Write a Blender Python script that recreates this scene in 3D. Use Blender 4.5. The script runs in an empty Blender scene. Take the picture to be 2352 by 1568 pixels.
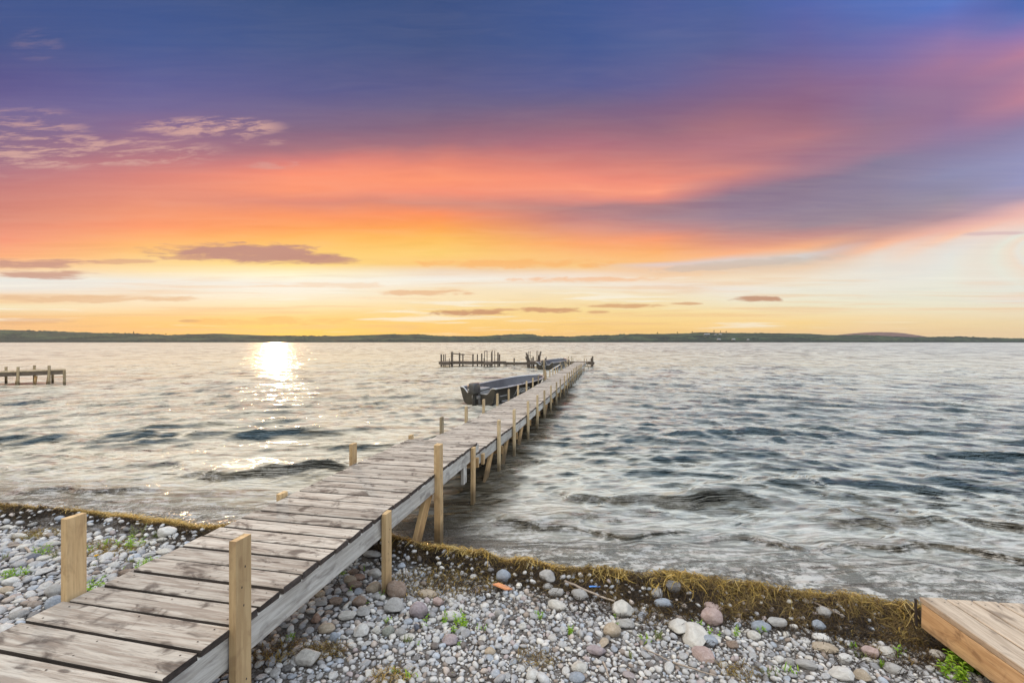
import bpy, math, random
import numpy as np
from mathutils import Vector, Matrix, noise as mnoise

random.seed(11)
rng = np.random.default_rng(11)
S = bpy.context.scene
COL = S.collection
R = math.radians

# ------------------------------------------------------------------ camera
CAMZ = 1.95
F = 1045.0                      # focal length in units of a 2352 px wide picture
CX, HY = 1176.0, 785.5
cam_d = bpy.data.cameras.new("camera")
cam = bpy.data.objects.new("camera", cam_d); COL.objects.link(cam)
cam_d.sensor_width = 36.0; cam_d.lens = 36.0 * F / 2352.0
cam_d.clip_start = 0.05; cam_d.clip_end = 20000
cam_d.shift_y = 1.5 / 2352
cam.location = (0, 0, CAMZ); cam.rotation_euler = (R(90), 0, 0)
S.camera = cam

# ------------------------------------------------------------------ view
S.view_settings.view_transform = 'Standard'
S.view_settings.look = 'None'
S.view_settings.exposure = 0.0
S.view_settings.gamma = 1.0
S.view_settings.use_curve_mapping = False
S.render.engine = 'CYCLES'
S.cycles.max_bounces = 6
S.cycles.transparent_max_bounces = 8
S.cycles.sample_clamp_indirect = 4.0

# ------------------------------------------------------------------ sun
SUN_AZ, SUN_EL = R(-27.4), R(3.2)
sd = bpy.data.lights.new("sun", 'SUN'); sun = bpy.data.objects.new("sun", sd); COL.objects.link(sun)
sd.energy = 1.4; sd.angle = R(0.6); sd.color = (1.0, 0.60, 0.29)
dirv = Vector((math.sin(SUN_AZ) * math.cos(SUN_EL), math.cos(SUN_AZ) * math.cos(SUN_EL), math.sin(SUN_EL)))
sun.rotation_euler = dirv.to_track_quat('Z', 'Y').to_euler()

# ------------------------------------------------------------------ node helper
def lin(c):
    return tuple(((v / 255.0) / 12.92 if v / 255.0 <= 0.04045 else ((v / 255.0 + 0.055) / 1.055) ** 2.4) for v in c)

class NT:
    def __init__(s, tree):
        s.t = tree; s.n = tree.nodes; s.l = tree.links
    def new(s, typ, **kw):
        nd = s.n.new(typ)
        for k, v in kw.items(): setattr(nd, k, v)
        return nd
    def set(s, sock, v):
        if isinstance(v, bpy.types.NodeSocket): s.l.new(v, sock)
        else: sock.default_value = v
    def m(s, op, a, b=None, c=None, clamp=False):
        nd = s.new('ShaderNodeMath', operation=op); nd.use_clamp = clamp
        s.set(nd.inputs[0], a)
        if b is not None: s.set(nd.inputs[1], b)
        if c is not None: s.set(nd.inputs[2], c)
        return nd.outputs[0]
    def mr(s, v, a, b, c=0.0, d=1.0, mode='SMOOTHSTEP'):
        nd = s.new('ShaderNodeMapRange', interpolation_type=mode)
        s.set(nd.inputs[0], v); s.set(nd.inputs[1], a); s.set(nd.inputs[2], b); s.set(nd.inputs[3], c); s.set(nd.inputs[4], d)
        return nd.outputs[0]
    def mix(s, f, a, b, mode='MIX'):
        nd = s.new('ShaderNodeMix', data_type='RGBA', blend_type=mode)
        s.set(nd.inputs[0], f)
        for i, v in ((6, a), (7, b)):
            if isinstance(v, tuple): v = (*v[:3], 1.0)
            s.set(nd.inputs[i], v)
        return nd.outputs[2]
    def xyz(s, x, y, z):
        nd = s.new('ShaderNodeCombineXYZ')
        s.set(nd.inputs[0], x); s.set(nd.inputs[1], y); s.set(nd.inputs[2], z)
        return nd.outputs[0]
    def sep(s, v):
        nd = s.new('ShaderNodeSeparateXYZ'); s.set(nd.inputs[0], v); return nd.outputs
    def noise(s, vec, scale, detail=3.0, rough=0.5, dist=0.0, out=0):
        nd = s.new('ShaderNodeTexNoise'); s.set(nd.inputs['Vector'], vec)
        nd.inputs['Scale'].default_value = scale; nd.inputs['Detail'].default_value = detail
        nd.inputs['Roughness'].default_value = rough; nd.inputs['Distortion'].default_value = dist
        return nd.outputs[out]
    def vmul(s, v, sc):
        nd = s.new('ShaderNodeVectorMath', operation='MULTIPLY'); s.set(nd.inputs[0], v); nd.inputs[1].default_value = sc
        return nd.outputs[0]
    def vadd(s, a, b):
        nd = s.new('ShaderNodeVectorMath', operation='ADD'); s.set(nd.inputs[0], a); s.set(nd.inputs[1], b)
        return nd.outputs[0]
    def ramp(s, f, stops, interp='LINEAR'):
        nd = s.new('ShaderNodeValToRGB'); cr = nd.color_ramp; cr.interpolation = interp
        stops = sorted(stops, key=lambda q: q[0])
        while len(cr.elements) < len(stops): cr.elements.new(0.5)
        for e, (p, c) in zip(cr.elements, stops):
            e.position = p; e.color = (*c[:3], 1.0)
        s.set(nd.inputs[0], f); return nd.outputs[0]
    def attr(s, name, out=0):
        nd = s.new('ShaderNodeAttribute', attribute_name=name); return nd.outputs[out]
    def bump(s, h, strength=0.3, dist=0.01, normal=None):
        nd = s.new('ShaderNodeBump'); nd.inputs['Strength'].default_value = strength
        nd.inputs['Distance'].default_value = dist; s.set(nd.inputs['Height'], h)
        if normal is not None: s.set(nd.inputs['Normal'], normal)
        return nd.outputs[0]

# ------------------------------------------------------------------ world: sunset sky
W = bpy.data.worlds.new("World"); S.world = W; W.use_nodes = True
n = NT(W.node_tree); n.n.clear()
tc = n.new('ShaderNodeTexCoord')
dx, dy, dz = n.sep(tc.outputs['Generated'])
az = n.m('ARCTAN2', dx, dy)
el_true = n.m('ARCSINE', dz)
el = n.m('ARCTAN2', dz, n.m('MAXIMUM', dy, 0.02))   # cloud rolls lie parallel to the far shore
wn = n.noise(n.xyz(n.m('MULTIPLY', az, 1.6), n.m('MULTIPLY', el, 7.0), 3.3), 1.6, 4, 0.55, 0.6)
wf = n.mr(el, 0.05, 0.35, 0.004, 0.034)
el_w = n.m('ADD', el, n.m('MULTIPLY', n.m('SUBTRACT', wn, 0.5), wf))
EL0, EL1 = R(-12), R(40)
# towards the right the cloud sheet climbs, so its layers are laid along a rising curve
tt_ = n.m('MINIMUM', n.m('MAXIMUM', n.m('DIVIDE', n.m('SUBTRACT', n.m('DIVIDE', dx, n.m('MAXIMUM', dy, 0.02)), 0.16), 0.965), 0.0), 1.4)
shift = n.m('MULTIPLY', n.m('MULTIPLY', n.m('MULTIPLY', tt_, tt_), 0.134), n.mr(el, 0.08, 0.24, 0, 1))
elf = n.mr(n.m('SUBTRACT', el_w, shift), EL0, EL1, 0, 1, 'LINEAR')
def pix_shift(x, y):
    t = min(1.4, max(0.0, ((x - CX) / F - 0.16) / 0.965)); q = min(1, max(0, (math.atan2(HY - y, F) - 0.08) / 0.16))
    return t * t * 0.134 * q * q * (3 - 2 * q)
def pix_el(x, y): return math.atan2(HY - y, F)
def pix_az(x): return math.atan2(x - CX, F)
SKY = {
 0: [(0,62,84,140),(100,68,84,138),(180,88,84,140),(250,112,100,148),(300,128,104,140),(350,150,112,135),(400,178,118,130),(440,200,124,120),(500,218,136,118),(550,245,150,120),(590,253,175,125),(615,252,205,155),(640,232,232,226),(662,238,232,222),(690,246,210,160),(705,245,230,190),(730,242,192,132),(770,246,190,132)],
 336: [(0,60,84,140),(100,66,88,145),(200,96,96,150),(250,112,102,150),(300,140,106,140),(350,170,115,130),(400,215,130,122),(440,225,138,120),(480,238,148,115),(520,252,152,105),(560,254,185,110),(590,252,205,130),(620,253,225,170),(645,240,235,225),(665,242,232,215),(700,250,228,190),(730,252,205,130),(770,250,190,108)],
 672: [(0,58,82,132),(100,70,88,138),(200,90,92,142),(250,112,100,140),(300,130,102,130),(340,165,112,125),(370,215,125,120),(400,250,145,115),(430,252,152,115),(460,225,138,118),(490,250,150,100),(520,253,160,90),(550,254,185,95),(580,254,205,115),(605,253,218,130),(630,253,248,215),(650,245,240,228),(670,246,240,222),(700,250,230,185),(730,252,210,130),(770,255,205,85)],
 1008: [(0,58,80,130),(100,66,84,132),(200,90,90,136),(240,108,98,134),(290,130,100,125),(330,160,108,122),(350,195,120,118),(380,235,138,115),(410,253,150,112),(440,245,142,115),(465,215,138,120),(490,252,145,95),(520,253,160,75),(550,253,190,90),(580,253,208,115),(605,252,200,120),(620,240,215,185),(640,243,238,228),(665,248,228,190),(690,250,228,185),(715,250,215,140),(740,252,208,120),(770,250,195,100)],
 1344: [(0,64,88,145),(100,66,88,145),(200,90,94,145),(240,110,98,135),(290,145,104,125),(330,175,112,125),(370,205,125,120),(410,240,140,120),(435,250,155,125),(455,225,138,125),(475,175,127,130),(500,190,130,130),(530,225,148,125),(560,252,165,105),(590,252,190,120),(612,250,200,130),(630,245,225,205),(650,243,235,218),(680,246,224,180),(710,250,222,155),(740,252,210,130),(770,248,200,120)],
 1680: [(0,74,96,155),(100,88,96,148),(180,115,98,142),(240,135,100,130),(290,165,112,125),(330,178,118,130),(370,185,122,128),(400,215,135,125),(425,180,120,130),(450,140,118,140),(500,148,124,145),(530,175,135,140),(560,220,150,130),(585,252,178,130),(600,218,206,200),(615,230,196,165),(640,245,225,195),(665,240,232,220),(690,240,232,205),(720,250,222,160),(745,252,214,145),(770,245,205,140)],
 1512: [(0,72,90,150),(100,84,98,150),(200,100,96,145),(250,125,98,132),(300,150,106,125),(340,175,115,125),(380,210,130,122),(420,240,142,120),(440,252,158,128),(455,230,140,125),(470,165,122,130),(500,165,128,138),(530,205,140,132),(550,245,152,110),(580,253,178,110),(600,252,192,128),(607,225,205,200),(618,240,195,155),(640,245,215,180),(655,243,232,220),(680,244,225,185),(720,250,222,155),(745,252,212,135),(770,247,202,125)],
 1848: [(0,80,100,170),(100,100,98,155),(200,135,102,138),(240,140,100,130),(280,155,108,128),(320,178,120,130),(360,160,115,135),(390,170,125,140),(405,160,122,140),(420,135,116,140),(480,142,126,148),(520,155,132,145),(550,205,145,135),(570,248,180,135),(580,238,190,155),(588,210,208,208),(600,205,195,185),(615,236,205,175),(640,240,228,208),(670,236,232,214),(700,240,232,200),(740,250,215,145),(770,240,204,145)],
 2184: [(0,86,118,195),(50,108,112,180),(100,140,118,170),(150,160,118,155),(200,150,115,150),(260,145,112,148),(300,148,120,155),(340,135,124,160),(400,140,140,175),(460,146,138,160),(500,175,145,155),(525,230,175,165),(545,250,200,172),(560,232,218,208),(600,228,228,222),(650,232,232,218),(700,236,230,205),(740,242,216,165),(770,236,205,158)],
 2016: [(0,82,112,185),(60,92,108,175),(120,118,108,165),(180,138,108,150),(250,140,112,145),(300,150,115,140),(340,155,120,145),(370,132,122,150),(420,138,128,155),(480,144,130,150),(520,165,135,145),(550,215,160,145),(568,250,190,155),(585,232,218,205),(620,232,228,218),(660,236,232,218),(700,238,232,205),(730,246,220,170),(770,240,205,155)],
 2352: [(0,70,102,175),(40,95,112,180),(80,140,118,175),(130,180,125,155),(160,165,122,155),(220,185,128,150),(260,160,122,155),(300,140,128,165),(360,145,145,185),(420,150,150,190),(460,165,150,175),(490,230,180,175),(510,245,200,185),(530,235,215,205),(550,240,220,200),(600,232,228,220),(650,230,230,218),(700,236,228,205),(740,238,215,170),(770,232,205,160)],
}
cols = sorted(SKY)
cur = None
for i, x in enumerate(cols):
    st = [((pix_el(x, y) - pix_shift(x, y) - EL0) / (EL1 - EL0), lin((r, g, b))) for (y, r, g, b) in SKY[x]]
    c = n.ramp(elf, st, 'LINEAR')
    if cur is None: cur = c
    else:
        t = n.mr(az, pix_az(cols[i-1]), pix_az(x), 0, 1, 'LINEAR')
        cur = n.mix(t, cur, c)
# fine streaks of cirrus
st1 = n.noise(n.xyz(n.m('MULTIPLY', az, 3.0), n.m('MULTIPLY', el, 34.0), 0.7), 2.0, 5, 0.6, 0.8)
lowf = n.mr(el, 0.15, 0.5, 1.0, 0.25)
cur = n.mix(n.m('MULTIPLY', lowf, n.mr(st1, 0.35, 0.75, 0.0, 0.10, 'LINEAR')), cur, lin((255, 228, 205)))
cur = n.mix(n.m('MULTIPLY', lowf, n.mr(st1, 0.5, 0.2, 0.0, 0.08, 'LINEAR')), cur, lin((150, 120, 135)))
bars = n.noise(n.xyz(n.m('MULTIPLY', az, 2.4), n.m('MULTIPLY', el, 48.0), 9.1), 1.5, 5, 0.55, 0.25)
benv = n.m('MULTIPLY', n.mr(el, 0.005, 0.03, 0, 1), n.mr(el, 0.17, 0.12, 0, 1))
cur = n.mix(n.m('MULTIPLY', n.m('MULTIPLY', n.mr(bars, 0.50, 0.66), benv), 0.42), cur, lin((238, 190, 140)))
cur = n.mix(n.m('MULTIPLY', n.m('MULTIPLY', n.mr(bars, 0.44, 0.32), benv), 0.60), cur, lin((250, 246, 232)))
# discrete clouds: (x, y, half width, half height, colour, strength, wispiness)
CL = [
 (575,581,225,27,(190,140,130),0.95,0.60,0.03),
 (725,596,115,13,(192,142,128),0.9,0.5,0.05),
 (70,606,170,14,(200,150,134),0.9,0.8,0.0),
 (110,630,125,12,(200,152,134),0.85,0.8,0.02),
 (210,686,310,10,(230,190,150),0.8,0.9,0.0),
 (60,738,130,10,(226,176,130),0.6,0.9,0.0),
 (1080,718,104,9,(202,150,114),0.95,0.85,0.0),
 (1165,711,40,5,(208,156,118),0.85,0.6,0.0),
 (1260,712,92,8,(208,156,116),0.92,0.9,0.0),
 (1370,716,35,4,(214,164,120),0.8,0.7,0.0),
 (1435,702,95,6,(214,164,120),0.85,0.7,0.0),
 (1570,697,40,4,(214,166,124),0.8,0.7,0.0),
 (1732,687,72,8,(196,150,122),0.95,0.85,0.0),
 (435,737,30,4,(214,165,118),0.8,0.6,0.0),
 (430,592,70,8,(205,155,130),0.8,0.7,0.0),
 (300,600,90,8,(215,165,135),0.7,0.9,0.0),
 (780,655,160,8,(240,205,170),0.5,0.9,0.0),
 (1560,632,130,6,(245,205,165),0.6,0.9,-0.05),
 (970,672,130,8,(232,186,145),0.8,0.9,0.0),
 (640,738,210,11,(245,190,115),0.7,1.0,0.0),
 (1320,642,190,7,(245,190,145),0.7,0.9,0.0),
 (1700,606,230,12,(205,190,178),0.6,0.8,-0.10),
 (1180,606,260,12,(250,180,110),0.6,1.0,0.0),
 (2290,536,90,6,(215,185,185),0.7,0.8,-0.05),
]
un = n.noise(n.xyz(n.m('MULTIPLY', az, 14.0), n.m('MULTIPLY', el, 60.0), 0.0), 1.3, 5, 0.6, 0.5)
unc = n.m('SUBTRACT', un, 0.5)
for (x, y, hw, hh, c, k, wsp, tilt) in CL:
    a0, e0 = pix_az(x), pix_el(x, y)
    wa = pix_az(x + hw) - pix_az(x - hw); we = pix_el(x, y - hh) - pix_el(x, y + hh)
    da = n.m('SUBTRACT', az, a0)
    u = n.m('DIVIDE', da, wa / 2)
    v = n.m('DIVIDE', n.m('ADD', n.m('SUBTRACT', el, e0), n.m('MULTIPLY', da, tilt)), we / 2)
    d2 = n.m('ADD', n.m('MULTIPLY', u, u), n.m('MULTIPLY', v, v))
    val = n.m('ADD', n.m('SUBTRACT', 1.0, d2), n.m('MULTIPLY', unc, 4.0 * wsp))
    cur = n.mix(n.mr(val, 0.0, 0.45 + 0.5 * wsp, 0, k), cur, lin(c))
# bright wisps, upper left
wis = n.noise(n.xyz(n.m('MULTIPLY', az, 7.0), n.m('ADD', n.m('MULTIPLY', el, 30.0), n.m('MULTIPLY', az, -2.0)), 5.0), 2.2, 7, 0.66, 0.25)
for (x, y, hw, hh, k, th) in [(490,293,190,30,0.85,0.46),(250,350,300,46,0.7,0.47),(50,330,200,100,0.65,0.48),(85,105,70,45,0.12,0.47),(600,325,70,14,0.45,0.46),(640,380,90,12,0.4,0.46)]:
    a0, e0 = pix_az(x), pix_el(x, y); wa = abs(pix_az(x+hw)-pix_az(x)); we = abs(pix_el(x,y-hh)-pix_el(x,y))
    u = n.m('DIVIDE', n.m('SUBTRACT', az, a0), wa); v = n.m('DIVIDE', n.m('SUBTRACT', el, e0), we)
    env = n.mr(n.m('ADD', n.m('MULTIPLY', u, u), n.m('MULTIPLY', v, v)), 1.0, 0.2, 0, 1)
    cur = n.mix(n.m('MULTIPLY', n.m('MULTIPLY', n.mr(wis, th - 0.02, th + 0.16), env), k), cur, lin((214, 168, 158)))
# glow around the sun, just under the hill line
sx_, sy_, sz_ = dirv
sd0 = n.new('ShaderNodeVectorMath', operation='DOT_PRODUCT'); n.set(sd0.inputs[0], tc.outputs['Generated'])
sd0.inputs[1].default_value = (math.sin(SUN_AZ), math.cos(SUN_AZ), 0.012)
gl = n.m('POWER', n.m('MAXIMUM', sd0.outputs[0], 0.0), 1800.0)
cur = n.mix(n.m('MULTIPLY', gl, 0.6), cur, (1.10, 0.72, 0.25))
# bright unseen sky above and behind the viewer, added as fill light
hi = n.mr(el, R(39), R(52), 0, 1)
bk = n.mr(dy, 0.50, 0.0, 0, 1)
up = n.m('MAXIMUM', hi, bk)
LDOME = 1.82
cloudn = n.noise(tc.outputs['Generated'], 2.5, 4, 0.55)
cool = n.mix(n.mr(cloudn, 0.3, 0.7), (0.74 * LDOME, 0.90 * LDOME, 1.12 * LDOME), (0.98 * LDOME, 1.02 * LDOME, 1.06 * LDOME))
warm = n.mix(n.mr(cloudn, 0.3, 0.7), (1.04 * LDOME, 0.98 * LDOME, 0.92 * LDOME), (1.25 * LDOME, 1.08 * LDOME, 0.82 * LDOME))
dome = n.mix(n.mr(dx, -0.75, 0.35), warm, cool)
dome = n.mix(n.mr(el_true, R(6), R(42)), (0.20 * LDOME, 0.21 * LDOME, 0.24 * LDOME), dome)
cur = n.mix(up, cur, dome)
nish = n.new('ShaderNodeTexSky', sky_type='NISHITA'); nish.sun_disc = False
nish.sun_elevation = SUN_EL; nish.sun_rotation = SUN_AZ
addn = n.new('ShaderNodeMix', data_type='RGBA', blend_type='ADD'); addn.inputs[0].default_value = 0.002
n.l.new(cur, addn.inputs[6]); n.l.new(nish.outputs[0], addn.inputs[7])
bg = n.new('ShaderNodeBackground'); n.l.new(addn.outputs[2], bg.inputs[0]); bg.inputs[1].default_value = 1.0
wo = n.new('ShaderNodeOutputWorld'); n.l.new(bg.outputs[0], wo.inputs[0])

# ------------------------------------------------------------------ materials
MATS = {}
def mat(name):
    m = bpy.data.materials.new(name); m.use_nodes = True
    k = NT(m.node_tree); k.n.clear()
    b = k.new('ShaderNodeBsdfPrincipled'); o = k.new('ShaderNodeOutputMaterial'); k.l.new(b.outputs[0], o.inputs[0])
    MATS[name] = m
    return m, k, b, o

def wood(name, c1, c2, dark, rough=0.8, grain=1.0, stain=0.5, bumps=0.5, wet=False):
    m, k, b, o = mat(name)
    g = k.attr('g', 1); rnd = k.attr('rnd', 2)
    gv = k.vmul(g, (1.0, 1.0, 1.0))
    n1 = k.noise(k.vmul(gv, (2.5, 38.0, 38.0)), 1.0, 5, 0.65, 0.6)
    n2 = k.noise(k.vmul(gv, (9.0, 160.0, 160.0)), 1.0, 3, 0.6)
    n3 = k.noise(k.vmul(gv, (4.0, 7.0, 7.0)), 1.3, 4, 0.6, 0.8)
    n4 = k.noise(k.vmul(gv, (1.6, 60.0, 60.0)), 1.0, 4, 0.7, 0.4)
    col = k.mix(k.mr(n1, 0.38, 0.62), c1, c2)
    col = k.mix(k.mr(n4, 0.40, 0.30, 0, 0.65 * grain), col, dark)
    col = k.mix(k.mr(n3, 0.5, 0.68, 0, stain), col, dark)
    crack = k.mr(n2, 0.30, 0.42, 0.55 * grain, 0.0)
    col = k.mix(crack, col, dark)
    # knots
    vo = k.new('ShaderNodeTexVoronoi'); k.set(vo.inputs['Vector'], k.vmul(gv, (3.2, 9.0, 9.0))); vo.inputs['Scale'].default_value = 0.9
    kn = k.mr(vo.outputs['Distance'], 0.05, 0.11, 0.75 * grain, 0.0)
    col = k.mix(kn, col, dark)
    hs = k.new('ShaderNodeHueSaturation'); k.set(hs.inputs['Color'], col)
    k.set(hs.inputs['Value'], k.mr(rnd, 0, 1, 0.78, 1.18, 'LINEAR'))
    col2 = hs.outputs[0]
    if wet:
        z = k.sep(k.new('ShaderNodeNewGeometry').outputs['Position'])[2]
        wz = k.noise(k.new('ShaderNodeNewGeometry').outputs['Position'], 9.0, 2)
        col2 = k.mix(k.mr(k.m('SUBTRACT', z, k.m('MULTIPLY', wz, 0.16)), 0.0, 0.16, 0.72, 0.0), col2, (0.05, 0.035, 0.018))
    k.set(b.inputs['Base Color'], col2); b.inputs['Roughness'].default_value = rough
    k.set(b.inputs['Normal'], k.bump(k.m('ADD', n1, k.m('MULTIPLY', n2, 0.6)), bumps, 0.004))
    return m
wood('deck_wood', (0.52, 0.475, 0.41), (0.31, 0.26, 0.215), (0.07, 0.052, 0.043), 0.85, 1.0, 0.85, 1.0)
wood('end_grain_gap_shade', (0.085, 0.065, 0.055), (0.05, 0.04, 0.034), (0.02, 0.016, 0.014), 0.9, 0.6, 0.4, 0.6)  # dark plank ends, and gap shade painted on the long plank edges
wood('stringer_wood', (0.55, 0.54, 0.50), (0.40, 0.38, 0.34), (0.15, 0.13, 0.12), 0.8, 0.7, 0.55, 0.5)
wood('post_wood', (0.66, 0.475, 0.25), (0.54, 0.365, 0.18), (0.28, 0.16, 0.075), 0.65, 0.5, 0.4, 0.35, True)
wood('mid_post_wood', (0.56, 0.44, 0.26), (0.44, 0.34, 0.20), (0.20, 0.14, 0.08), 0.7, 0.5, 0.4, 0.3, True)
wood('old_post_wood', (0.42, 0.34, 0.21), (0.30, 0.24, 0.15), (0.10, 0.075, 0.05), 0.8, 0.8, 0.5, 0.5, True)
wood('brace_wood', (0.50, 0.33, 0.15), (0.38, 0.24, 0.11), (0.16, 0.09, 0.04), 0.75, 0.5, 0.5, 0.4, True)
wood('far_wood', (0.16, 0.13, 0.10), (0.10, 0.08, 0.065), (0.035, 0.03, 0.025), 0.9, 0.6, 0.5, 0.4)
wood('platform_wood', (0.52, 0.43, 0.33), (0.38, 0.30, 0.22), (0.12, 0.085, 0.06), 0.8, 0.8, 0.6, 0.6)
wood('platform_side_wood', (0.66, 0.45, 0.25), (0.50, 0.31, 0.155), (0.18, 0.09, 0.045), 0.7, 0.8, 0.7, 0.4)
wood('drift_wood', (0.44, 0.37, 0.30), (0.32, 0.26, 0.21), (0.14, 0.10, 0.08), 0.85, 0.7, 0.4, 0.4)

def plain(name, c, rough=0.6, metal=0.0, noise_amt=0.25, scale=6.0, bump=0.0):
    m, k, b, o = mat(name)
    t = k.new('ShaderNodeTexCoord')
    nn = k.noise(t.outputs['Object'], scale, 4, 0.6)
    k.set(b.inputs['Base Color'], k.mix(k.mr(nn, 0.3, 0.7), tuple(v * (1 - noise_amt) for v in c), tuple(min(1, v * (1 + noise_amt)) for v in c)))
    b.inputs['Roughness'].default_value = rough; b.inputs['Metallic'].default_value = metal
    if bump: k.set(b.inputs['Normal'], k.bump(nn, bump, 0.01))
    return m
plain('nail_metal', (0.07, 0.06, 0.055), 0.6, 0.6)
plain('hull_paint', (0.022, 0.019, 0.017), 0.32, 0.0, 0.3, 3)
plain('hull_transom', (0.055, 0.048, 0.036), 0.5, 0.0, 0.25, 4)
plain('hull_inside', (0.10, 0.10, 0.112), 0.55, 0.2, 0.15, 3)
plain('aluminium', (0.55, 0.55, 0.55), 0.38, 0.75, 0.1, 8)
plain('bench_paint', (0.30, 0.30, 0.30), 0.5, 0.2, 0.12, 6)
plain('motor_cowl', (0.06, 0.058, 0.055), 0.28, 0.0, 0.2, 5)
plain('motor_leg', (0.05, 0.048, 0.042), 0.4, 0.3, 0.2, 5)
plain('letter_paint', (0.62, 0.62, 0.60), 0.5, 0.0, 0.05, 5)
plain('tin_roof', (0.26, 0.26, 0.28), 0.5, 0.0, 0.1, 0.2)
plain('house_wall', (0.24, 0.24, 0.23), 0.7, 0.0, 0.1, 0.2)
plain('house_dark', (0.05, 0.05, 0.06), 0.7, 0.0, 0.1, 0.2)
plain('rope_white', (0.72, 0.70, 0.66), 0.8, 0.0, 0.1, 30)
plain('orange_tile', (0.72, 0.30, 0.13), 0.8, 0.0, 0.15, 40, 0.3)
plain('blue_plastic', (0.10, 0.28, 0.70), 0.4, 0.0, 0.1, 30)
plain('lamp_buoy', (0.75, 0.50, 0.35), 0.5, 0.0, 0.1, 10)

def leafmat(name, c1, c2, trans=0.45):
    m, k, b, o = mat(name)
    rnd = k.attr('rnd', 2)
    col = k.mix(rnd, c1, c2)
    k.set(b.inputs['Base Color'], col); b.inputs['Roughness'].default_value = 0.55
    tr = k.new('ShaderNodeBsdfTranslucent'); k.set(tr.inputs[0], col)
    ms = k.new('ShaderNodeMixShader'); ms.inputs[0].default_value = trans
    k.l.new(b.outputs[0], ms.inputs[1]); k.l.new(tr.outputs[0], ms.inputs[2]); k.l.new(ms.outputs[0], o.inputs[0])
leafmat('leaf', (0.20, 0.42, 0.03), (0.42, 0.60, 0.05))
leafmat('leaf_dull', (0.16, 0.22, 0.07), (0.34, 0.36, 0.12))
leafmat('petal', (0.90, 0.55, 0.02), (0.95, 0.68, 0.03), 0.3)

# seaweed strands
m, k, b, o = mat('seaweed')
rnd = k.attr('rnd', 2)
col = k.ramp(rnd, [(0.0, (0.014, 0.008, 0.004)), (0.28, (0.07, 0.042, 0.018)), (0.50, (0.22, 0.14, 0.04)), (0.68, (0.38, 0.28, 0.07)), (0.85, (0.62, 0.40, 0.08)), (1.0, (0.78, 0.62, 0.28))])
k.set(b.inputs['Base Color'], col); b.inputs['Roughness'].default_value = 0.6
tr = k.new('ShaderNodeBsdfTranslucent'); k.set(tr.inputs[0], col)
ms = k.new('ShaderNodeMixShader'); ms.inputs[0].default_value = 0.35
k.l.new(b.outputs[0], ms.inputs[1]); k.l.new(tr.outputs[0], ms.inputs[2]); k.l.new(ms.outputs[0], o.inputs[0])

# beach soil
m, k, b, o = mat('beach_soil')
pos = k.new('ShaderNodeNewGeometry').outputs['Position']
n1 = k.noise(pos, 3.0, 5, 0.6); n2 = k.noise(pos, 60.0, 4, 0.7)
vo = k.new('ShaderNodeTexVoronoi'); k.set(vo.inputs['Vector'], pos); vo.inputs['Scale'].default_value = 70.0
c = k.mix(k.mr(n1, 0.35, 0.65), (0.060, 0.046, 0.036), (0.13, 0.115, 0.10))
c = k.mix(k.mr(k.sep(vo.outputs['Color'])[0], 0.35, 0.9, 0.0, 0.6), c, (0.26, 0.25, 0.24))
z = k.sep(pos)[2]
c = k.mix(k.mr(z, -0.35, 0.03, 0.75, 0.0), c, (0.10, 0.085, 0.055))
k.set(b.inputs['Base Color'], c); b.inputs['Roughness'].default_value = 0.9
k.set(b.inputs['Normal'], k.bump(k.m('ADD', n2, k.m('MULTIPLY', vo.outputs['Distance'], -1.5)), 0.8, 0.012))

# pebbles (colour comes per pebble)
def rockmat(name, use_obj):
    m, k, b, o = mat(name)
    if use_obj:
        base = k.new('ShaderNodeObjectInfo').outputs['Color']
        vec = k.new('ShaderNodeTexCoord').outputs['Object']; sc = 1.0
        orn = k.new('ShaderNodeObjectInfo').outputs['Random']
        vec = k.vadd(vec, k.xyz(k.m('MULTIPLY', orn, 37.0), k.m('MULTIPLY', orn, 91.0), 0.0))
    else:
        base = k.attr('pc', 0); vec = k.new('ShaderNodeNewGeometry').outputs['Position']; sc = 24.0
    a = k.noise(vec, 2.2 * sc, 5, 0.65, 0.4); f = k.noise(vec, 16.0 * sc, 3, 0.7)
    vv = k.noise(vec, 1.1 * sc, 2, 0.5, 2.5)
    vein = k.mr(k.m('ABSOLUTE', k.m('SUBTRACT', vv, 0.5)), 0.0, 0.012, 0.35 if use_obj else 0.2, 0.0)
    c = k.mix(k.mr(a, 0.3, 0.7), k.mix(0.28, base, (0.10, 0.085, 0.075)), k.mix(0.12, base, (0.75, 0.73, 0.70)))
    c = k.mix(k.mr(f, 0.56, 0.72, 0, 0.25), c, (0.08, 0.07, 0.065))
    c = k.mix(vein, c, (0.72, 0.70, 0.66))
    z = k.sep(k.new('ShaderNodeNewGeometry').outputs['Position'])[2]
    wet = k.mr(z, 0.0, 0.05, 1.0, 0.0)
    c = k.mix(k.m('MULTIPLY', wet, 0.55), c, (0.07, 0.05, 0.03))
    k.set(b.inputs['Base Color'], c); k.set(b.inputs['Roughness'], k.m('SUBTRACT', 0.78, k.m('MULTIPLY', wet, 0.5)))
    k.set(b.inputs['Normal'], k.bump(k.m('ADD', a, k.m('MULTIPLY', f, 0.5)), 0.45, 0.06 if use_obj else 0.003))
rockmat('stone_rock', True); rockmat('pebble_rock', False)

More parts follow.
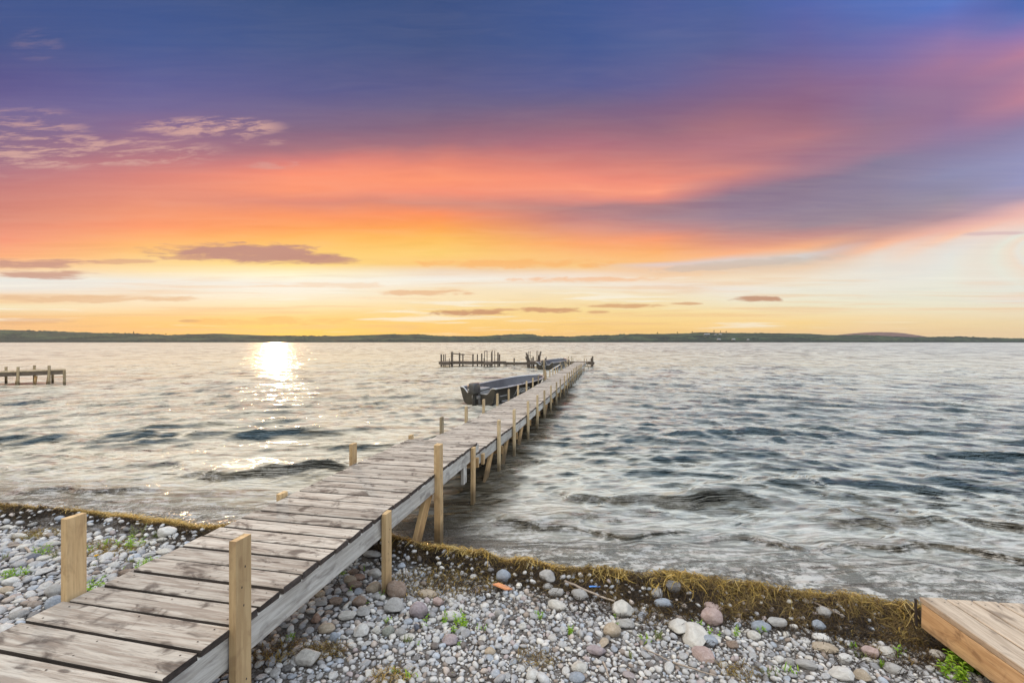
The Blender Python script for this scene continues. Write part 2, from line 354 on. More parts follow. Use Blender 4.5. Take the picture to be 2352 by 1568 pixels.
# water
m, k, b, o = mat('lake_water')
pos = k.new('ShaderNodeNewGeometry').outputs['Position']
dist = k.new('ShaderNodeVectorMath', operation='LENGTH'); k.set(dist.inputs[0], pos)
D_ = dist.outputs['Value']
shore = k.attr('shore', 2)
w1 = k.noise(k.vmul(pos, (3.4, 6.5, 1.0)), 1.0, 4, 0.6, 0.6)
w2 = k.noise(k.vmul(pos, (0.55, 1.7, 1.0)), 1.0, 5, 0.62, 0.5)
w3 = k.noise(k.vmul(pos, (0.05, 0.16, 1.0)), 1.0, 6, 0.68, 0.3)
bn = k.bump(w3, 0.9, 3.0); 
bn = k.bump(w2, 0.8, 0.16, bn)
bn = k.bump(w1, 0.55, 0.03, bn)
sx, sy, sz = k.sep(pos)
cv = k.m('MULTIPLY', k.m('MINIMUM', k.m('MULTIPLY', sx, sx), 700.0), 0.026)
wp = k.xyz(sx, k.m('ADD', sy, cv), 0.0)
layers = []
for (scx, scy, d0, d1, d2, d3, sd_) in [(1.2, 3.4, -2, -1, 9, 20, 0.0), (1.2, 1.25, 9, 20, 40, 75, 7.0), (0.50, 0.26, 40, 75, 160, 300, 13.0), (0.16, 0.035, 160, 300, 9000, 9999, 23.0)]:  # dark and pale wave-facet reflections imitated by noise in the body colour
    t_ = k.noise(k.vadd(k.vmul(wp, (scx, scy, 1.0)), (sd_, sd_, 0.0)), 1.0, 6, 0.62, 0.7)
    wgt = k.m('MULTIPLY', k.mr(D_, d0, d1, 0, 1, 'LINEAR'), k.mr(D_, d2, d3, 1, 0, 'LINEAR'))
    layers.append(k.m('MULTIPLY', t_, wgt))
tone = layers[0]
for q_ in layers[1:]: tone = k.m('ADD', tone, q_)
# sky reflection painted by slope: dark wave fronts, pale backs, in the body colour
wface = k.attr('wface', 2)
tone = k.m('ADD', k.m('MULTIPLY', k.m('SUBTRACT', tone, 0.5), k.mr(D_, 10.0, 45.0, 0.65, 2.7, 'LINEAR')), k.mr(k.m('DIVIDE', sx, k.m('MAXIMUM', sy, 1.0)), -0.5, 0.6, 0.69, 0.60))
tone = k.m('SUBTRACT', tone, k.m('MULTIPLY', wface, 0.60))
side = k.mr(k.m('DIVIDE', sx, k.m('MAXIMUM', sy, 1.0)), -0.45, 0.45)  # left side painted paler and warmer, imitating sunward reflection
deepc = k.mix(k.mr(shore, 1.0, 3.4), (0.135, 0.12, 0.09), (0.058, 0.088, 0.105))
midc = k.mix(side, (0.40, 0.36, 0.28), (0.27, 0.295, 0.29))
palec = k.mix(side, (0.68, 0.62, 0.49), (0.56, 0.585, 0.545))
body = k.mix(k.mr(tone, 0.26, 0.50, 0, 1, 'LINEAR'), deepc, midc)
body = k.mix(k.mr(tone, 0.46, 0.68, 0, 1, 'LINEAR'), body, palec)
fo = k.noise(k.vmul(pos, (1.5, 2.2, 1.0)), 2.0, 7, 0.72, 0.6)
fo2 = k.noise(k.vmul(pos, (9.0, 13.0, 1.0)), 1.6, 5, 0.7, 0.5)
shf = k.mr(shore, 0.0, 2.4, 1.0, 0.0)
body = k.mix(k.m('MULTIPLY', shf, 0.28), body, k.mix(side, (0.36, 0.31, 0.23), (0.25, 0.225, 0.18)))
foam = k.m('MULTIPLY', k.mr(k.m('ADD', k.m('MULTIPLY', fo, 0.6), k.m('MULTIPLY', fo2, 0.4)), 0.46, 0.57), k.mr(shore, 0.0, 2.6, 0.9, 0.0))
dock_shade = k.attr('dock_shade', 2)
foam = k.m('MULTIPLY', foam, k.m('SUBTRACT', 1.0, k.m('MULTIPLY', dock_shade, 0.8)))
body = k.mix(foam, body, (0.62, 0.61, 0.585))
wz_ = k.mr(k.m('ADD', dock_shade, k.m('MULTIPLY', k.m('SUBTRACT', w2, 0.5), 1.3)), 0.25, 0.75)
body = k.mix(k.m('MULTIPLY', wz_, 0.9), body, (0.055, 0.042, 0.022))  # dock's shadow and dark reflection painted into the water colour
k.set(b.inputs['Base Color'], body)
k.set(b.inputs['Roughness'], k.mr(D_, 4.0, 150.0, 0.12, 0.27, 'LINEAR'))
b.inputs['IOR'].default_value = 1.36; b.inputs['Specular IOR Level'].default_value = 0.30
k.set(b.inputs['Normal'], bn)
tp = k.new('ShaderNodeBsdfTransparent')
ms = k.new('ShaderNodeMixShader')
k.set(ms.inputs[0], k.m('MULTIPLY', k.mr(shore, 0.1, 1.5, 0.78, 0.0), k.m('SUBTRACT', 1.0, k.m('MULTIPLY', foam, 0.8))))
k.l.new(b.outputs[0], ms.inputs[1]); k.l.new(tp.outputs[0], ms.inputs[2]); k.l.new(ms.outputs[0], o.inputs[0])

# hills
m, k, b, o = mat('hill_land')
pos = k.new('ShaderNodeNewGeometry').outputs['Position']
hz = k.attr('hz', 2)
hv = k.xyz(k.sep(pos)[0], k.m('MULTIPLY', hz, 1.0), 0.0)
a = k.noise(k.vmul(hv, (0.0035, 9.0, 1.0)), 1.0, 4, 0.6, 0.3)
f = k.noise(k.vmul(hv, (0.016, 22.0, 1.0)), 1.0, 4, 0.7)
c = k.mix(k.mr(a, 0.44, 0.56), (0.008, 0.019, 0.015), (0.050, 0.078, 0.036))
c = k.mix(k.mr(f, 0.4, 0.65, 0.0, 0.7), c, (0.015, 0.026, 0.018))
c = k.mix(k.mr(hz, 0.06, 0.16, 0.9, 0.0), c, (0.014, 0.024, 0.018))
k.set(b.inputs['Base Color'], c); b.inputs['Roughness'].default_value = 1.0
plain('far_ridge', (0.14, 0.085, 0.075), 1.0, 0.0, 0.1, 0.01)
plain('tree_leaf_far', (0.035, 0.05, 0.025), 1.0, 0.0, 0.3, 0.2)
plain('bark', (0.08, 0.06, 0.045), 0.9, 0.0, 0.2, 5)

# ------------------------------------------------------------------ mesh builder
class MB:
    def __init__(s):
        s.v = []; s.f = []; s.g = []; s.r = []; s.mi = []; s.nv = 0
    def add(s, verts, faces, g=None, rnd=None, mi=0):
        verts = [tuple(p) for p in verts]
        if rnd is None: rnd = random.random()
        s.v += verts; s.f += [tuple(i + s.nv for i in f) for f in faces]; s.mi += [mi] * len(faces)
        s.g += (g if g is not None else verts); s.r += [rnd] * len(verts); s.nv += len(verts)
    def board(s, a, b, w, t, up=(0, 0, 1), ch=0.003, seg=1, rag=0.0, rnd=None, bow=0.0, mi=0, capmi=None):
        """board from a to b: length along a-b, width w along side, thickness t along up-ish"""
        a = Vector(a); b = Vector(b); d = (b - a); L = d.length; d.normalize()
        upv = Vector(up); side = upv.cross(d).normalized(); upv = d.cross(side).normalized()
        hw, ht = w / 2, t / 2; c = min(ch, hw * .4, ht * .4)
        prof = [(-hw + c, -ht), (hw - c, -ht), (hw, -ht + c), (hw, ht - c), (hw - c, ht), (-hw + c, ht), (-hw, ht - c), (-hw, -ht + c)]
        off = (random.random() * 50, random.random() * 50, random.random() * 50)
        V = []; G = []; n_ = seg + 1
        e0 = [random.uniform(-rag, rag) for _ in prof]; e1 = [random.uniform(-rag, rag) for _ in prof]
        bs = random.uniform(-bow, bow)
        for i in range(n_):
            tt = i / seg
            for j, (x, y) in enumerate(prof):
                l = L * tt + (e0[j] if i == 0 else (e1[j] if i == seg else 0))
                yy = y + bs * math.sin(math.pi * tt)
                V.append(a + d * l + side * x + upv * yy); G.append((l + off[0], x + off[1], y + off[2]))
        Fc = []
        for i in range(seg):
            for j in range(8):
                p = i * 8 + j; q = i * 8 + (j + 1) % 8
                Fc.append((p, q, q + 8, p + 8))
        Fc.append(tuple(range(7, -1, -1))); Fc.append(tuple(seg * 8 + j for j in range(8)))
        s.add(V, Fc, G, rnd, mi)
        if capmi is not None:
            nf = len(Fc); base_ = len(s.mi) - nf; s.mi[-1] = s.mi[-2] = capmi
            for i in range(seg): s.mi[base_ + i * 8 + 2] = capmi; s.mi[base_ + i * 8 + 6] = capmi  # long edges darkened too, as shade in the gaps
    def tube(s, pts, rad, seg=8, rnd=None, cap=True, mi=0):
        pts = [Vector(p) for p in pts]; V = []; G = []; Fc = []
        off = random.random() * 30
        if not isinstance(rad, (list, tuple)): rad = [rad] * len(pts)
        ref = Vector((0, 0, 1)); L = 0
        for i, p in enumerate(pts):
            d = (pts[min(i + 1, len(pts) - 1)] - pts[max(i - 1, 0)]).normalized()
            x = d.cross(ref)
            if x.length < 0.1: x = d.cross(Vector((1, 0, 0)))
            x.normalize(); y = d.cross(x)
            if i: L += (p - pts[i - 1]).length
            for j in range(seg):
                an = 2 * math.pi * j / seg
                V.append(p + x * math.cos(an) * rad[i] + y * math.sin(an) * rad[i])
                G.append((L + off, math.cos(an) * rad[i] + off, math.sin(an) * rad[i]))
        for i in range(len(pts) - 1):
            for j in range(seg):
                a = i * seg + j; b = i * seg + (j + 1) % seg
                Fc.append((a, a + seg, b + seg, b))
        if cap:
            Fc.append(tuple(range(seg))); Fc.append(tuple((len(pts) - 1) * seg + j for j in reversed(range(seg))))
        s.add(V, Fc, G, rnd, mi)
    def build(s, name, mats, parent=None, smooth=False):
        me = bpy.data.meshes.new(name)
        me.from_pydata(s.v, [], s.f)
        at = me.attributes.new('g', 'FLOAT_VECTOR', 'POINT'); at.data.foreach_set('vector', np.array(s.g, dtype=np.float32).ravel())
        at = me.attributes.new('rnd', 'FLOAT', 'POINT'); at.data.foreach_set('value', np.array(s.r, dtype=np.float32))
        if isinstance(mats, str): mats = [mats]
        for q in mats: me.materials.append(MATS[q])
        me.polygons.foreach_set('material_index', np.array(s.mi, dtype=np.int32))
        if smooth: me.polygons.foreach_set('use_smooth', np.ones(len(s.f), dtype=bool))
        me.update()
        o = bpy.data.objects.new(name, me); COL.objects.link(o)
        if parent: o.parent = parent
        return o

def empty(name, loc=(0, 0, 0), rz=0.0):
    o = bpy.data.objects.new(name, None); o.location = loc; o.rotation_euler = (0, 0, rz); o.empty_display_size = 0.1
    COL.objects.link(o); return o
def tag(o, label=None, cat=None, group=None, kind=None):
    if label: o['label'] = label
    if cat: o['category'] = cat
    if group: o['group'] = group
    if kind: o['kind'] = kind
    return o
def np_mesh(name, V, Fq, mats, smooth=True, attrs=None):
    V = np.asarray(V, dtype=np.float32); Fq = np.asarray(Fq, dtype=np.int32); k_ = Fq.shape[1]
    me = bpy.data.meshes.new(name)
    me.vertices.add(len(V)); me.vertices.foreach_set('co', V.ravel())
    me.loops.add(Fq.size); me.loops.foreach_set('vertex_index', Fq.ravel())
    me.polygons.add(len(Fq)); me.polygons.foreach_set('loop_start', np.arange(0, Fq.size, k_, dtype=np.int32))
    me.polygons.foreach_set('use_smooth', np.full(len(Fq), smooth, dtype=bool))
    for q in ([mats] if isinstance(mats, str) else mats): me.materials.append(MATS[q])
    for nm, (ty, arr) in (attrs or {}).items():
        at = me.attributes.new(nm, ty, 'POINT')
        at.data.foreach_set({'FLOAT': 'value', 'FLOAT_VECTOR': 'vector', 'FLOAT_COLOR': 'color'}[ty], np.asarray(arr, dtype=np.float32).ravel())
    me.update(calc_edges=True); me.validate()
    o = bpy.data.objects.new(name, me); COL.objects.link(o); return o
def grid_faces(nr, nc):
    i = np.arange(nr - 1)[:, None] * nc + np.arange(nc - 1)[None, :]
    i = i.ravel(); return np.stack([i, i + 1, i + nc + 1, i + nc], 1)

# ------------------------------------------------------------------ shoreline and terrain
SHX = np.array([-60, -20, -6.0, -5.08, -4.08, -3.09, -2.2, -1.19, -0.55, -0.1, 0.46, 1.14, 1.77, 2.41, 2.8, 3.4, 6, 20, 60.])
SHY = np.array([12, 7.2, 5.30, 5.12, 4.98, 4.72, 4.60, 4.44, 4.22, 4.02, 3.86, 3.66, 3.52, 3.44, 3.30, 3.20, 3.0, 3.6, 9]) * 0.985
SLX = np.array([-6., -1.19, 6.])
SLC = np.array([0.96, 0.93, 0.95])
def vnoise(x, y, s, seed=0):
    """cheap smooth value noise, vectorised"""
    x = np.asarray(x) * s + seed * 17.3; y = np.asarray(y) * s + seed * 9.1
    xi = np.floor(x); yi = np.floor(y); fx = x - xi; fy = y - yi
    fx = fx * fx * (3 - 2 * fx); fy = fy * fy * (3 - 2 * fy)
    def h(a, b): 
        v = np.sin(a * 127.1 + b * 311.7 + seed * 74.7) * 43758.5453
        return v - np.floor(v)
    return (h(xi, yi) * (1 - fx) + h(xi + 1, yi) * fx) * (1 - fy) + (h(xi, yi + 1) * (1 - fx) + h(xi + 1, yi + 1) * fx) * fy
def sdist(x, y):
    """distance inland from the waterline (negative in the lake)"""
    return (np.interp(x, SHX, SHY) - y) * 0.955
def berm(x, y):
    d = sdist(x, y) + 0.08 * (vnoise(x, y, 2.2, 3) - 0.5)
    amp = 0.075 + 0.07 * vnoise(x, y * 0, 1.7, 5)
    c = 0.17 + 0.05 * vnoise(x, y * 0, 1.1, 6)
    wl = np.where(d < c, 0.10, 0.15)
    amp = amp * (0.55 + 0.75 * vnoise(x, y * 0, 0.9, 53)) + 0.045 * (vnoise(x, y * 0, 5.5, 51) - 0.4) + 0.02 * (vnoise(x, y, 14.0, 52) - 0.5)
    return amp * np.exp(-((d - c) / wl) ** 2)
def ground(x, y):
    d = sdist(x, y)
    z = np.where(d > 0, 0.115 * d - 0.012 * np.clip(d, 0, 3) ** 2, 0.10 * d)
    z = np.where(d > 3, 0.237 + 0.0 * d, z)
    z = np.maximum(z, -1.6)
    z = z + 0.03 * (vnoise(x, y, 1.3, 1) - 0.5) * (d > -3) + 0.012 * (vnoise(x, y, 5.0, 2) - 0.5)
    return z + berm(x, y)
def gz(x, y): return float(ground(np.array([x]), np.array([y]))[0])

def hit(px, py, lift=0.0):
    """where the ground lies under a picture point"""
    rx, rz = (px - CX) / F, (HY - py) / F
    Y = 1.0
    lo, hi_ = 0.5, 30.0
    for _ in range(50):
        mid = (lo + hi_) / 2
        if CAMZ + rz * mid > gz(rx * mid, mid) + lift: lo = mid
        else: hi_ = mid
    return rx * lo, lo, gz(rx * lo, lo)

def axis(parts):
    return np.unique(np.concatenate([np.arange(a, b, s) for a, b, s in parts]))
gx = axis([(-60, -9, 1.5), (-9, 5, 0.04), (5, 61, 1.5)]); gy = axis([(-40, 1, 1.5), (1, 6.5, 0.035), (6.5, 60, 1.5)])
GX, GY = np.meshgrid(gx, gy)
GZ = ground(GX.ravel(), GY.ravel())
beach = np_mesh('beach_ground', np.stack([GX.ravel(), GY.ravel(), GZ], 1), grid_faces(len(gy), len(gx)), 'beach_soil')
tag(beach, kind='structure')

# ------------------------------------------------------------------ lake
NR, NC = 1050, 1250
tmax, tmin = 0.95, 0.00055
ti = np.linspace(tmax, 0.002, NR - 12); ti = np.concatenate([ti, np.geomspace(0.0019, tmin, 12)])
rr = CAMZ / ti
th = np.linspace(-R(66), R(66), NC)
RR, TH = np.meshgrid(rr, th, indexing='ij')
X = (RR * np.sin(TH)).ravel(); Y = (RR * np.cos(TH)).ravel(); Rf = RR.ravel()
dr = np.abs(np.gradient(rr)); DR = np.repeat(dr, NC); DA = Rf * (th[1] - th[0])
sh = -sdist(X, Y)
SL = np.zeros_like(X); H = np.zeros_like(X); OX = np.zeros_like(X); OY = np.zeros_like(X)
Yw = Y + 0.026 * np.minimum(X ** 2, 700) + 0.5 * (vnoise(X, Y, 0.25, 8) - 0.5) * 2
Xw = X + 0.6 * (vnoise(X, Y, 0.33, 9) - 0.5) * 2
NW = 72
for i in range(NW):
    lam = 0.14 * (3.4 / 0.14) ** (i / (NW - 1)) * random.uniform(0.93, 1.07)
    ang = random.gauss(0, 0.42) if lam < 1.5 else random.gauss(0, 0.22)
    kx, ky = math.sin(ang) * 2 * math.pi / lam, math.cos(ang) * 2 * math.pi / lam
    amp = 0.0068 * lam ** 0.95 if lam < 1.3 else 0.0068 * 1.3 ** 0.95 * (1.3 / lam) ** 0.5
    ph = random.uniform(0, 6.283)
    filt = np.clip(1.4 - DR / (lam * 0.75), 0.0, 1)
    P = kx * Xw + ky * Yw + ph
    # groups: each component fades in and out over the surface
    env = 0.45 + 1.1 * vnoise(X, Y, 0.35 / max(lam, 0.5), 20 + i)
    A = amp * filt * env
    KY = ky * (1 + 0.0)
    SL -= A * KY * np.sin(P) * (1.0 if lam > 0.5 else 0.6)
    H += A * np.cos(P); OX -= A * np.sin(P) * math.sin(ang) * 0.9; OY -= A * np.sin(P) * math.cos(ang) * 0.9
att = np.clip(sh / 2.2, 0, 1); att = 0.28 + 0.72 * att * att * (3 - 2 * att)
att = np.where(sh < 0, 0.1, att)
H *= att; OX *= att; OY *= att; SL *= att
def roller(cx, cy, L, h, bend=0.05, w=0.16, tilt=0.0):
    u = (X - cx); v = Y - cy + bend * u * u - tilt * u + 0.10 * np.sin(u * 3.1 + cx) + 0.05 * np.sin(u * 7.3)
    front = np.where(v < 0, w * 0.55, w * 1.9)
    return h * np.exp(-(v / front) ** 2) * np.exp(-(u / L) ** 4)
for q in [(-3.5, 6.7, 1.3, 0.10, 0.05, 0.17, 0.10), (-5.6, 5.95, 0.9, 0.055, 0.05, 0.14, 0.1), (1.9, 5.55, 1.2, 0.10, 0.06, 0.17, -0.04), (4.6, 6.25, 1.5, 0.11, 0.05, 0.2, -0.12),
          (0.9, 4.75, 1.0, 0.05, 0.05, 0.12, -0.1), (3.4, 4.35, 1.3, 0.05, 0.03, 0.12, -0.16), (4.9, 4.8, 1.4, 0.07, 0.04, 0.14, -0.18), (-1.2, 8.6, 1.6, 0.07, 0.04, 0.2, 0.0),
          (5.3, 9.6, 2.2, 0.11, 0.03, 0.25, -0.08), (-7.5, 9.4, 2.2, 0.09, 0.03, 0.25, 0.10), (8.5, 7.6, 2.0, 0.10, 0.03, 0.2, -0.1)]:
    H += roller(*q)
H += 0.006
Hg = H.reshape(NR, NC); Yg = Y.reshape(NR, NC); SLT = np.gradient(Hg, axis=0) / np.minimum(np.gradient(Yg, axis=0), -1e-5) * -1
SLT = np.gradient(Hg, axis=0) / np.where(np.abs(np.gradient(Yg, axis=0)) < 1e-5, 1e-5, np.gradient(Yg, axis=0))
SLT = np.clip(SLT, -0.8, 0.8).ravel()
V = np.stack([X + OX, Y + OY, H], 1)
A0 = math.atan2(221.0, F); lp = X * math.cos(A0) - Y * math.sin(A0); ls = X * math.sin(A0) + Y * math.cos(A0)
dock_shade = np.clip(1 - np.abs(lp + 1.70) / 0.75, 0, 1) ** 0.7 * np.clip((30 - ls) / 14, 0, 1) * 0.95  # strip along the dock that takes the painted shade
lake = np_mesh('lake_water', V, grid_faces(NR, NC), 'lake_water', True, {'shore': ('FLOAT', sh), 'dock_shade': ('FLOAT', dock_shade), 'wface': ('FLOAT', SLT)})
tag(lake, kind='structure')

# ------------------------------------------------------------------ far shore
PROF = [(-700,748),(-300,752),(0,756),(100,759),(200,762.5),(275,764.5),(330,766),(395,769),(450,766),(500,765),(560,767),(620,769.5),(700,771),(780,770),(850,768),(900,766),(955,767),(1000,770.5),(1100,771),(1150,768),(1200,766),(1225,767),(1240,771),(1300,772),(1400,768.5),(1480,766),(1560,765),(1620,762),(1650,763),(1750,764),(1850,765),(1900,768),(1960,769),(2020,770),(2100,773),(2200,772.5),(2300,775),(2352,777),(2700,772),(3200,768)]
pxs = np.array([p[0] for p in PROF]); pys = np.array([p[1] for p in PROF])
D0 = 3300.0
hx = np.linspace(-1900, 2700 + 900, 3200) # picture-equivalent azimuth parameter
tanx = (hx - CX) / F
nrow = 40
VV = []; HZ = []
for j in range(nrow):
    t = j / (nrow - 1)
    Yr = D0 * (1 - 0.06 * np.cos(tanx * 1.3)) + t * 1500 + 60 * np.sin(tanx * 9)
    ridge = (HY - np.interp(hx, pxs, pys)) / F * (Yr) + CAMZ
    prof = (0.10 + 0.90 * min(1, t / 0.8) ** 0.75) if t > 0 else 0.0
    if t > 0.8: prof *= 1 - (t - 0.8) * 1.2
    Xr = tanx * Yr
    bumps = (vnoise(Xr, Yr, 0.022, 31) - 0.45) * 9 + (vnoise(Xr, Yr, 0.06, 32) - 0.5) * 6 + (vnoise(Xr, Yr, 0.15, 36) - 0.5) * 3
    trees = np.clip((vnoise(Xr, Yr, 0.003, 33) - 0.3) * 2.5, 0.15, 1)
    z = ridge * prof * (1 + 0.12 * (vnoise(Xr, Yr, 0.0028, 34) - 0.5) * (1 - t)) + (bumps * trees * 1.6 if t > 0 else -3) - (4 if t > 0 else 0) 
    if t == 0: z = np.full_like(z, -1.2)
    if j == 1: z = np.maximum(z, 9 + 6 * vnoise(Xr, Yr, 0.03, 35))
    VV.append(np.stack([Xr, Yr, z], 1)); HZ.append(np.full(len(hx), t))
hills = np_mesh('hills', np.concatenate(VV), grid_faces(nrow, len(hx)), 'hill_land', True, {'hz': ('FLOAT', np.concatenate(HZ))})
tag(hills, kind='structure')
# farther ridge seen above the right part of the hills
rx = np.linspace(1880, 2160, 160); tx = (rx - CX) / F; VV = []
for j in range(8):
    t = j / 7; Yr = 7800 + t * 900 + 0 * rx
    top = 769.5 - 6.8 * np.exp(-((rx - 2010) / 75) ** 2) - 1.8 * np.exp(-((rx - 2070) / 40) ** 2) + (np.abs(rx - 2010) / 140) ** 4 * 8
    z = (HY - top) / F * Yr * math.sin(min(1, t * 1.2) * math.pi / 2) + 4 * (vnoise(rx, rx * 0, 0.2, 3) - .5)
    VV.append(np.stack([tx * Yr, Yr, z], 1))
tag(np_mesh('distant_hill', np.concatenate(VV), grid_faces(8, len(rx)), 'far_ridge'), kind='structure')

def hill_pt(px, py):
    """a place on the slope whose picture height is py"""
    tx_ = (px - CX) / F; best = None
    r_ = (HY - np.interp(px, pxs, pys)) / F
    for t in np.linspace(0.02, 0.8, 60):
        Yr = D0 * (1 - 0.06 * math.cos(tx_ * 1.3)) + t * 1500 + 60 * math.sin(tx_ * 9)
        z = (r_ * Yr + CAMZ) * (0.10 + 0.90 * min(1, t / 0.8) ** 0.75)
        e = abs((CAMZ - z) / Yr * F + HY - py)
        if best is None or e < best[0]: best = (e, tx_ * Yr, Yr, z)
    return best[1:]
def blob_tree(px, py, h, w, label, conifer=False):
    x, y, z = hill_pt(px, py)
    t = empty('tree', (x, y, z - 2)); tag(t, label, 'tree')
    tb = MB(); tb.tube([(0, 0, 0), (0, 0, h * 0.5)], [h * 0.035, h * 0.02], 6); tb.build('trunk', 'bark', t)
    c = MB()
    for i in range(90):
        u = random.random(); an = random.uniform(0, 6.28)
        zz = h * (0.22 + 0.78 * u); rad = w * ((1 - u) if conifer else math.sin(math.pi * min(1, u * 0.9 + 0.08)) ** 0.6) * random.uniform(0.5, 1) * 0.5
        p = Vector((math.cos(an) * rad, math.sin(an) * rad, zz)); q = w * 0.16
        a = [p + Vector((random.uniform(-q, q), random.uniform(-q, q), random.uniform(-q, q))) for _ in range(4)]
        c.add(a, [(0, 1, 2), (0, 2, 3), (0, 3, 1), (1, 3, 2)])
    c.build('crown', 'tree_leaf_far', t)
blob_tree(307, 766, 24, 12, 'lone dark conifer on the skyline of the bare left hill', True)
blob_tree(381, 769, 15, 10, 'small solitary tree on the skyline right of the lone conifer', False)
for i, (px, h) in enumerate([(1510, 16), (1556, 17), (1640, 22), (1655, 18), (1668, 15), (1590, 12)]):
    blob_tree(px, float(np.interp(px, pxs, pys)) + 0.6, h, 11, ['bushy tree rising from the hill crest left of the white barns', 'taller tree on the crest just left of the white barns', 'broad tree on the crest straight above the long white barn', 'second tree on the crest above the white barns', 'narrow tree at the right end of the crest group above the barns', 'low tree on the crest left above the long white barn'][i], i == 3)
def house(px, py, L, Wd, Hh, label, rz=0.0, roofm='tin_roof'):
    x, y, z = hill_pt(px, py); t = empty('house', (x, y - 12, z + 3), rz); tag(t, label, 'house')
    b = MB(); hx_, hy_ = L / 2, Wd / 2
    v = [(-hx_, -hy_, 0), (hx_, -hy_, 0), (hx_, hy_, 0), (-hx_, hy_, 0), (-hx_, -hy_, Hh), (hx_, -hy_, Hh), (hx_, hy_, Hh), (-hx_, hy_, Hh), (-hx_, 0, Hh * 1.55), (hx_, 0, Hh * 1.55)]
    b.add(v, [(0, 1, 5, 4), (2, 3, 7, 6), (1, 2, 6, 9, 5), (3, 0, 4, 8, 7), (3, 2, 1, 0)]); b.build('wall', 'house_wall', t)
    r_ = MB(); o_ = 0.6
    r_.add([(-hx_ - o_, -hy_ - o_, Hh - .3), (hx_ + o_, -hy_ - o_, Hh - .3), (hx_ + o_, 0, Hh * 1.6), (-hx_ - o_, 0, Hh * 1.6), (hx_ + o_, hy_ + o_, Hh - .3), (-hx_ - o_, hy_ + o_, Hh - .3)], [(0, 1, 2, 3), (3, 2, 4, 5)]); r_.build('roof', roofm, t)
    for wx in (-0.25, 0.2):
        wm = MB(); wm.board((L * wx, -hy_ - 0.1, Hh * 0.25), (L * wx, -hy_ - 0.1, Hh * 0.75), L * 0.12, 0.15, (0, 1, 0)); wm.build('window', 'house_dark', t)
house(1622, 770.8, 46, 14, 8, 'long white barn highest on the green hillside across the lake')
house(1642, 770.8, 16, 12, 6, 'small pale house between the long barn and the white barn')
house(1652.5, 770.2, 24, 13, 7, 'white barn with a pale roof right of the small pale house', 0.2)
house(1649, 782, 22, 12, 7, 'white lakeside cottage below the hillside barns')
house(1682.5, 782.5, 20, 12, 8, 'white lakeside cottage standing alone among dark trees')
house(1716, 783, 13, 10, 6, 'rightmost little pale cottage at the far waterline')

# ------------------------------------------------------------------ main dock
A = math.atan2(221.0, F)
U = Vector((math.sin(A), math.cos(A), 0)); VP = Vector((math.cos(A), -math.sin(A), 0))
PR, PL = -1.643, -2.575
VPX = 1397.0
def PLf(s): return float(np.interp(s, [0, 5.4, 6.5, 9.5, 13, 18, 33], [PL, PL, -2.52, -2.46, -2.39, -2.36, -2.38]))
def PRf(s): return float(np.interp(s, [0, 5.4, 7, 9, 13, 33], [PR, PR, -1.625, -1.60, -1.575, -1.56]))
def dp(s, p, z): return U * s + VP * p + Vector((0, 0, z))
def s_of(px, p):
    """distance along the dock of the point of line p standing at picture column px"""
    t = (px - CX) / F
    # (s sinA + p cosA) = t (s cosA - p sinA)
    return p * (math.cos(A) + t * math.sin(A)) / (t * math.cos(A) - math.sin(A))
def depth(s, p): return s * math.cos(A) - p * math.sin(A)
def z_at(py, s, p): return CAMZ - (py - HY) * depth(s, p) / F

dock = empty('wooden_dock', tuple(dp(6, (PR + PL) / 2, 0)))
tag(dock, 'long narrow weathered plank dock running from the beach far out into the lake', 'dock')
dock.location = (0, 0, 0)
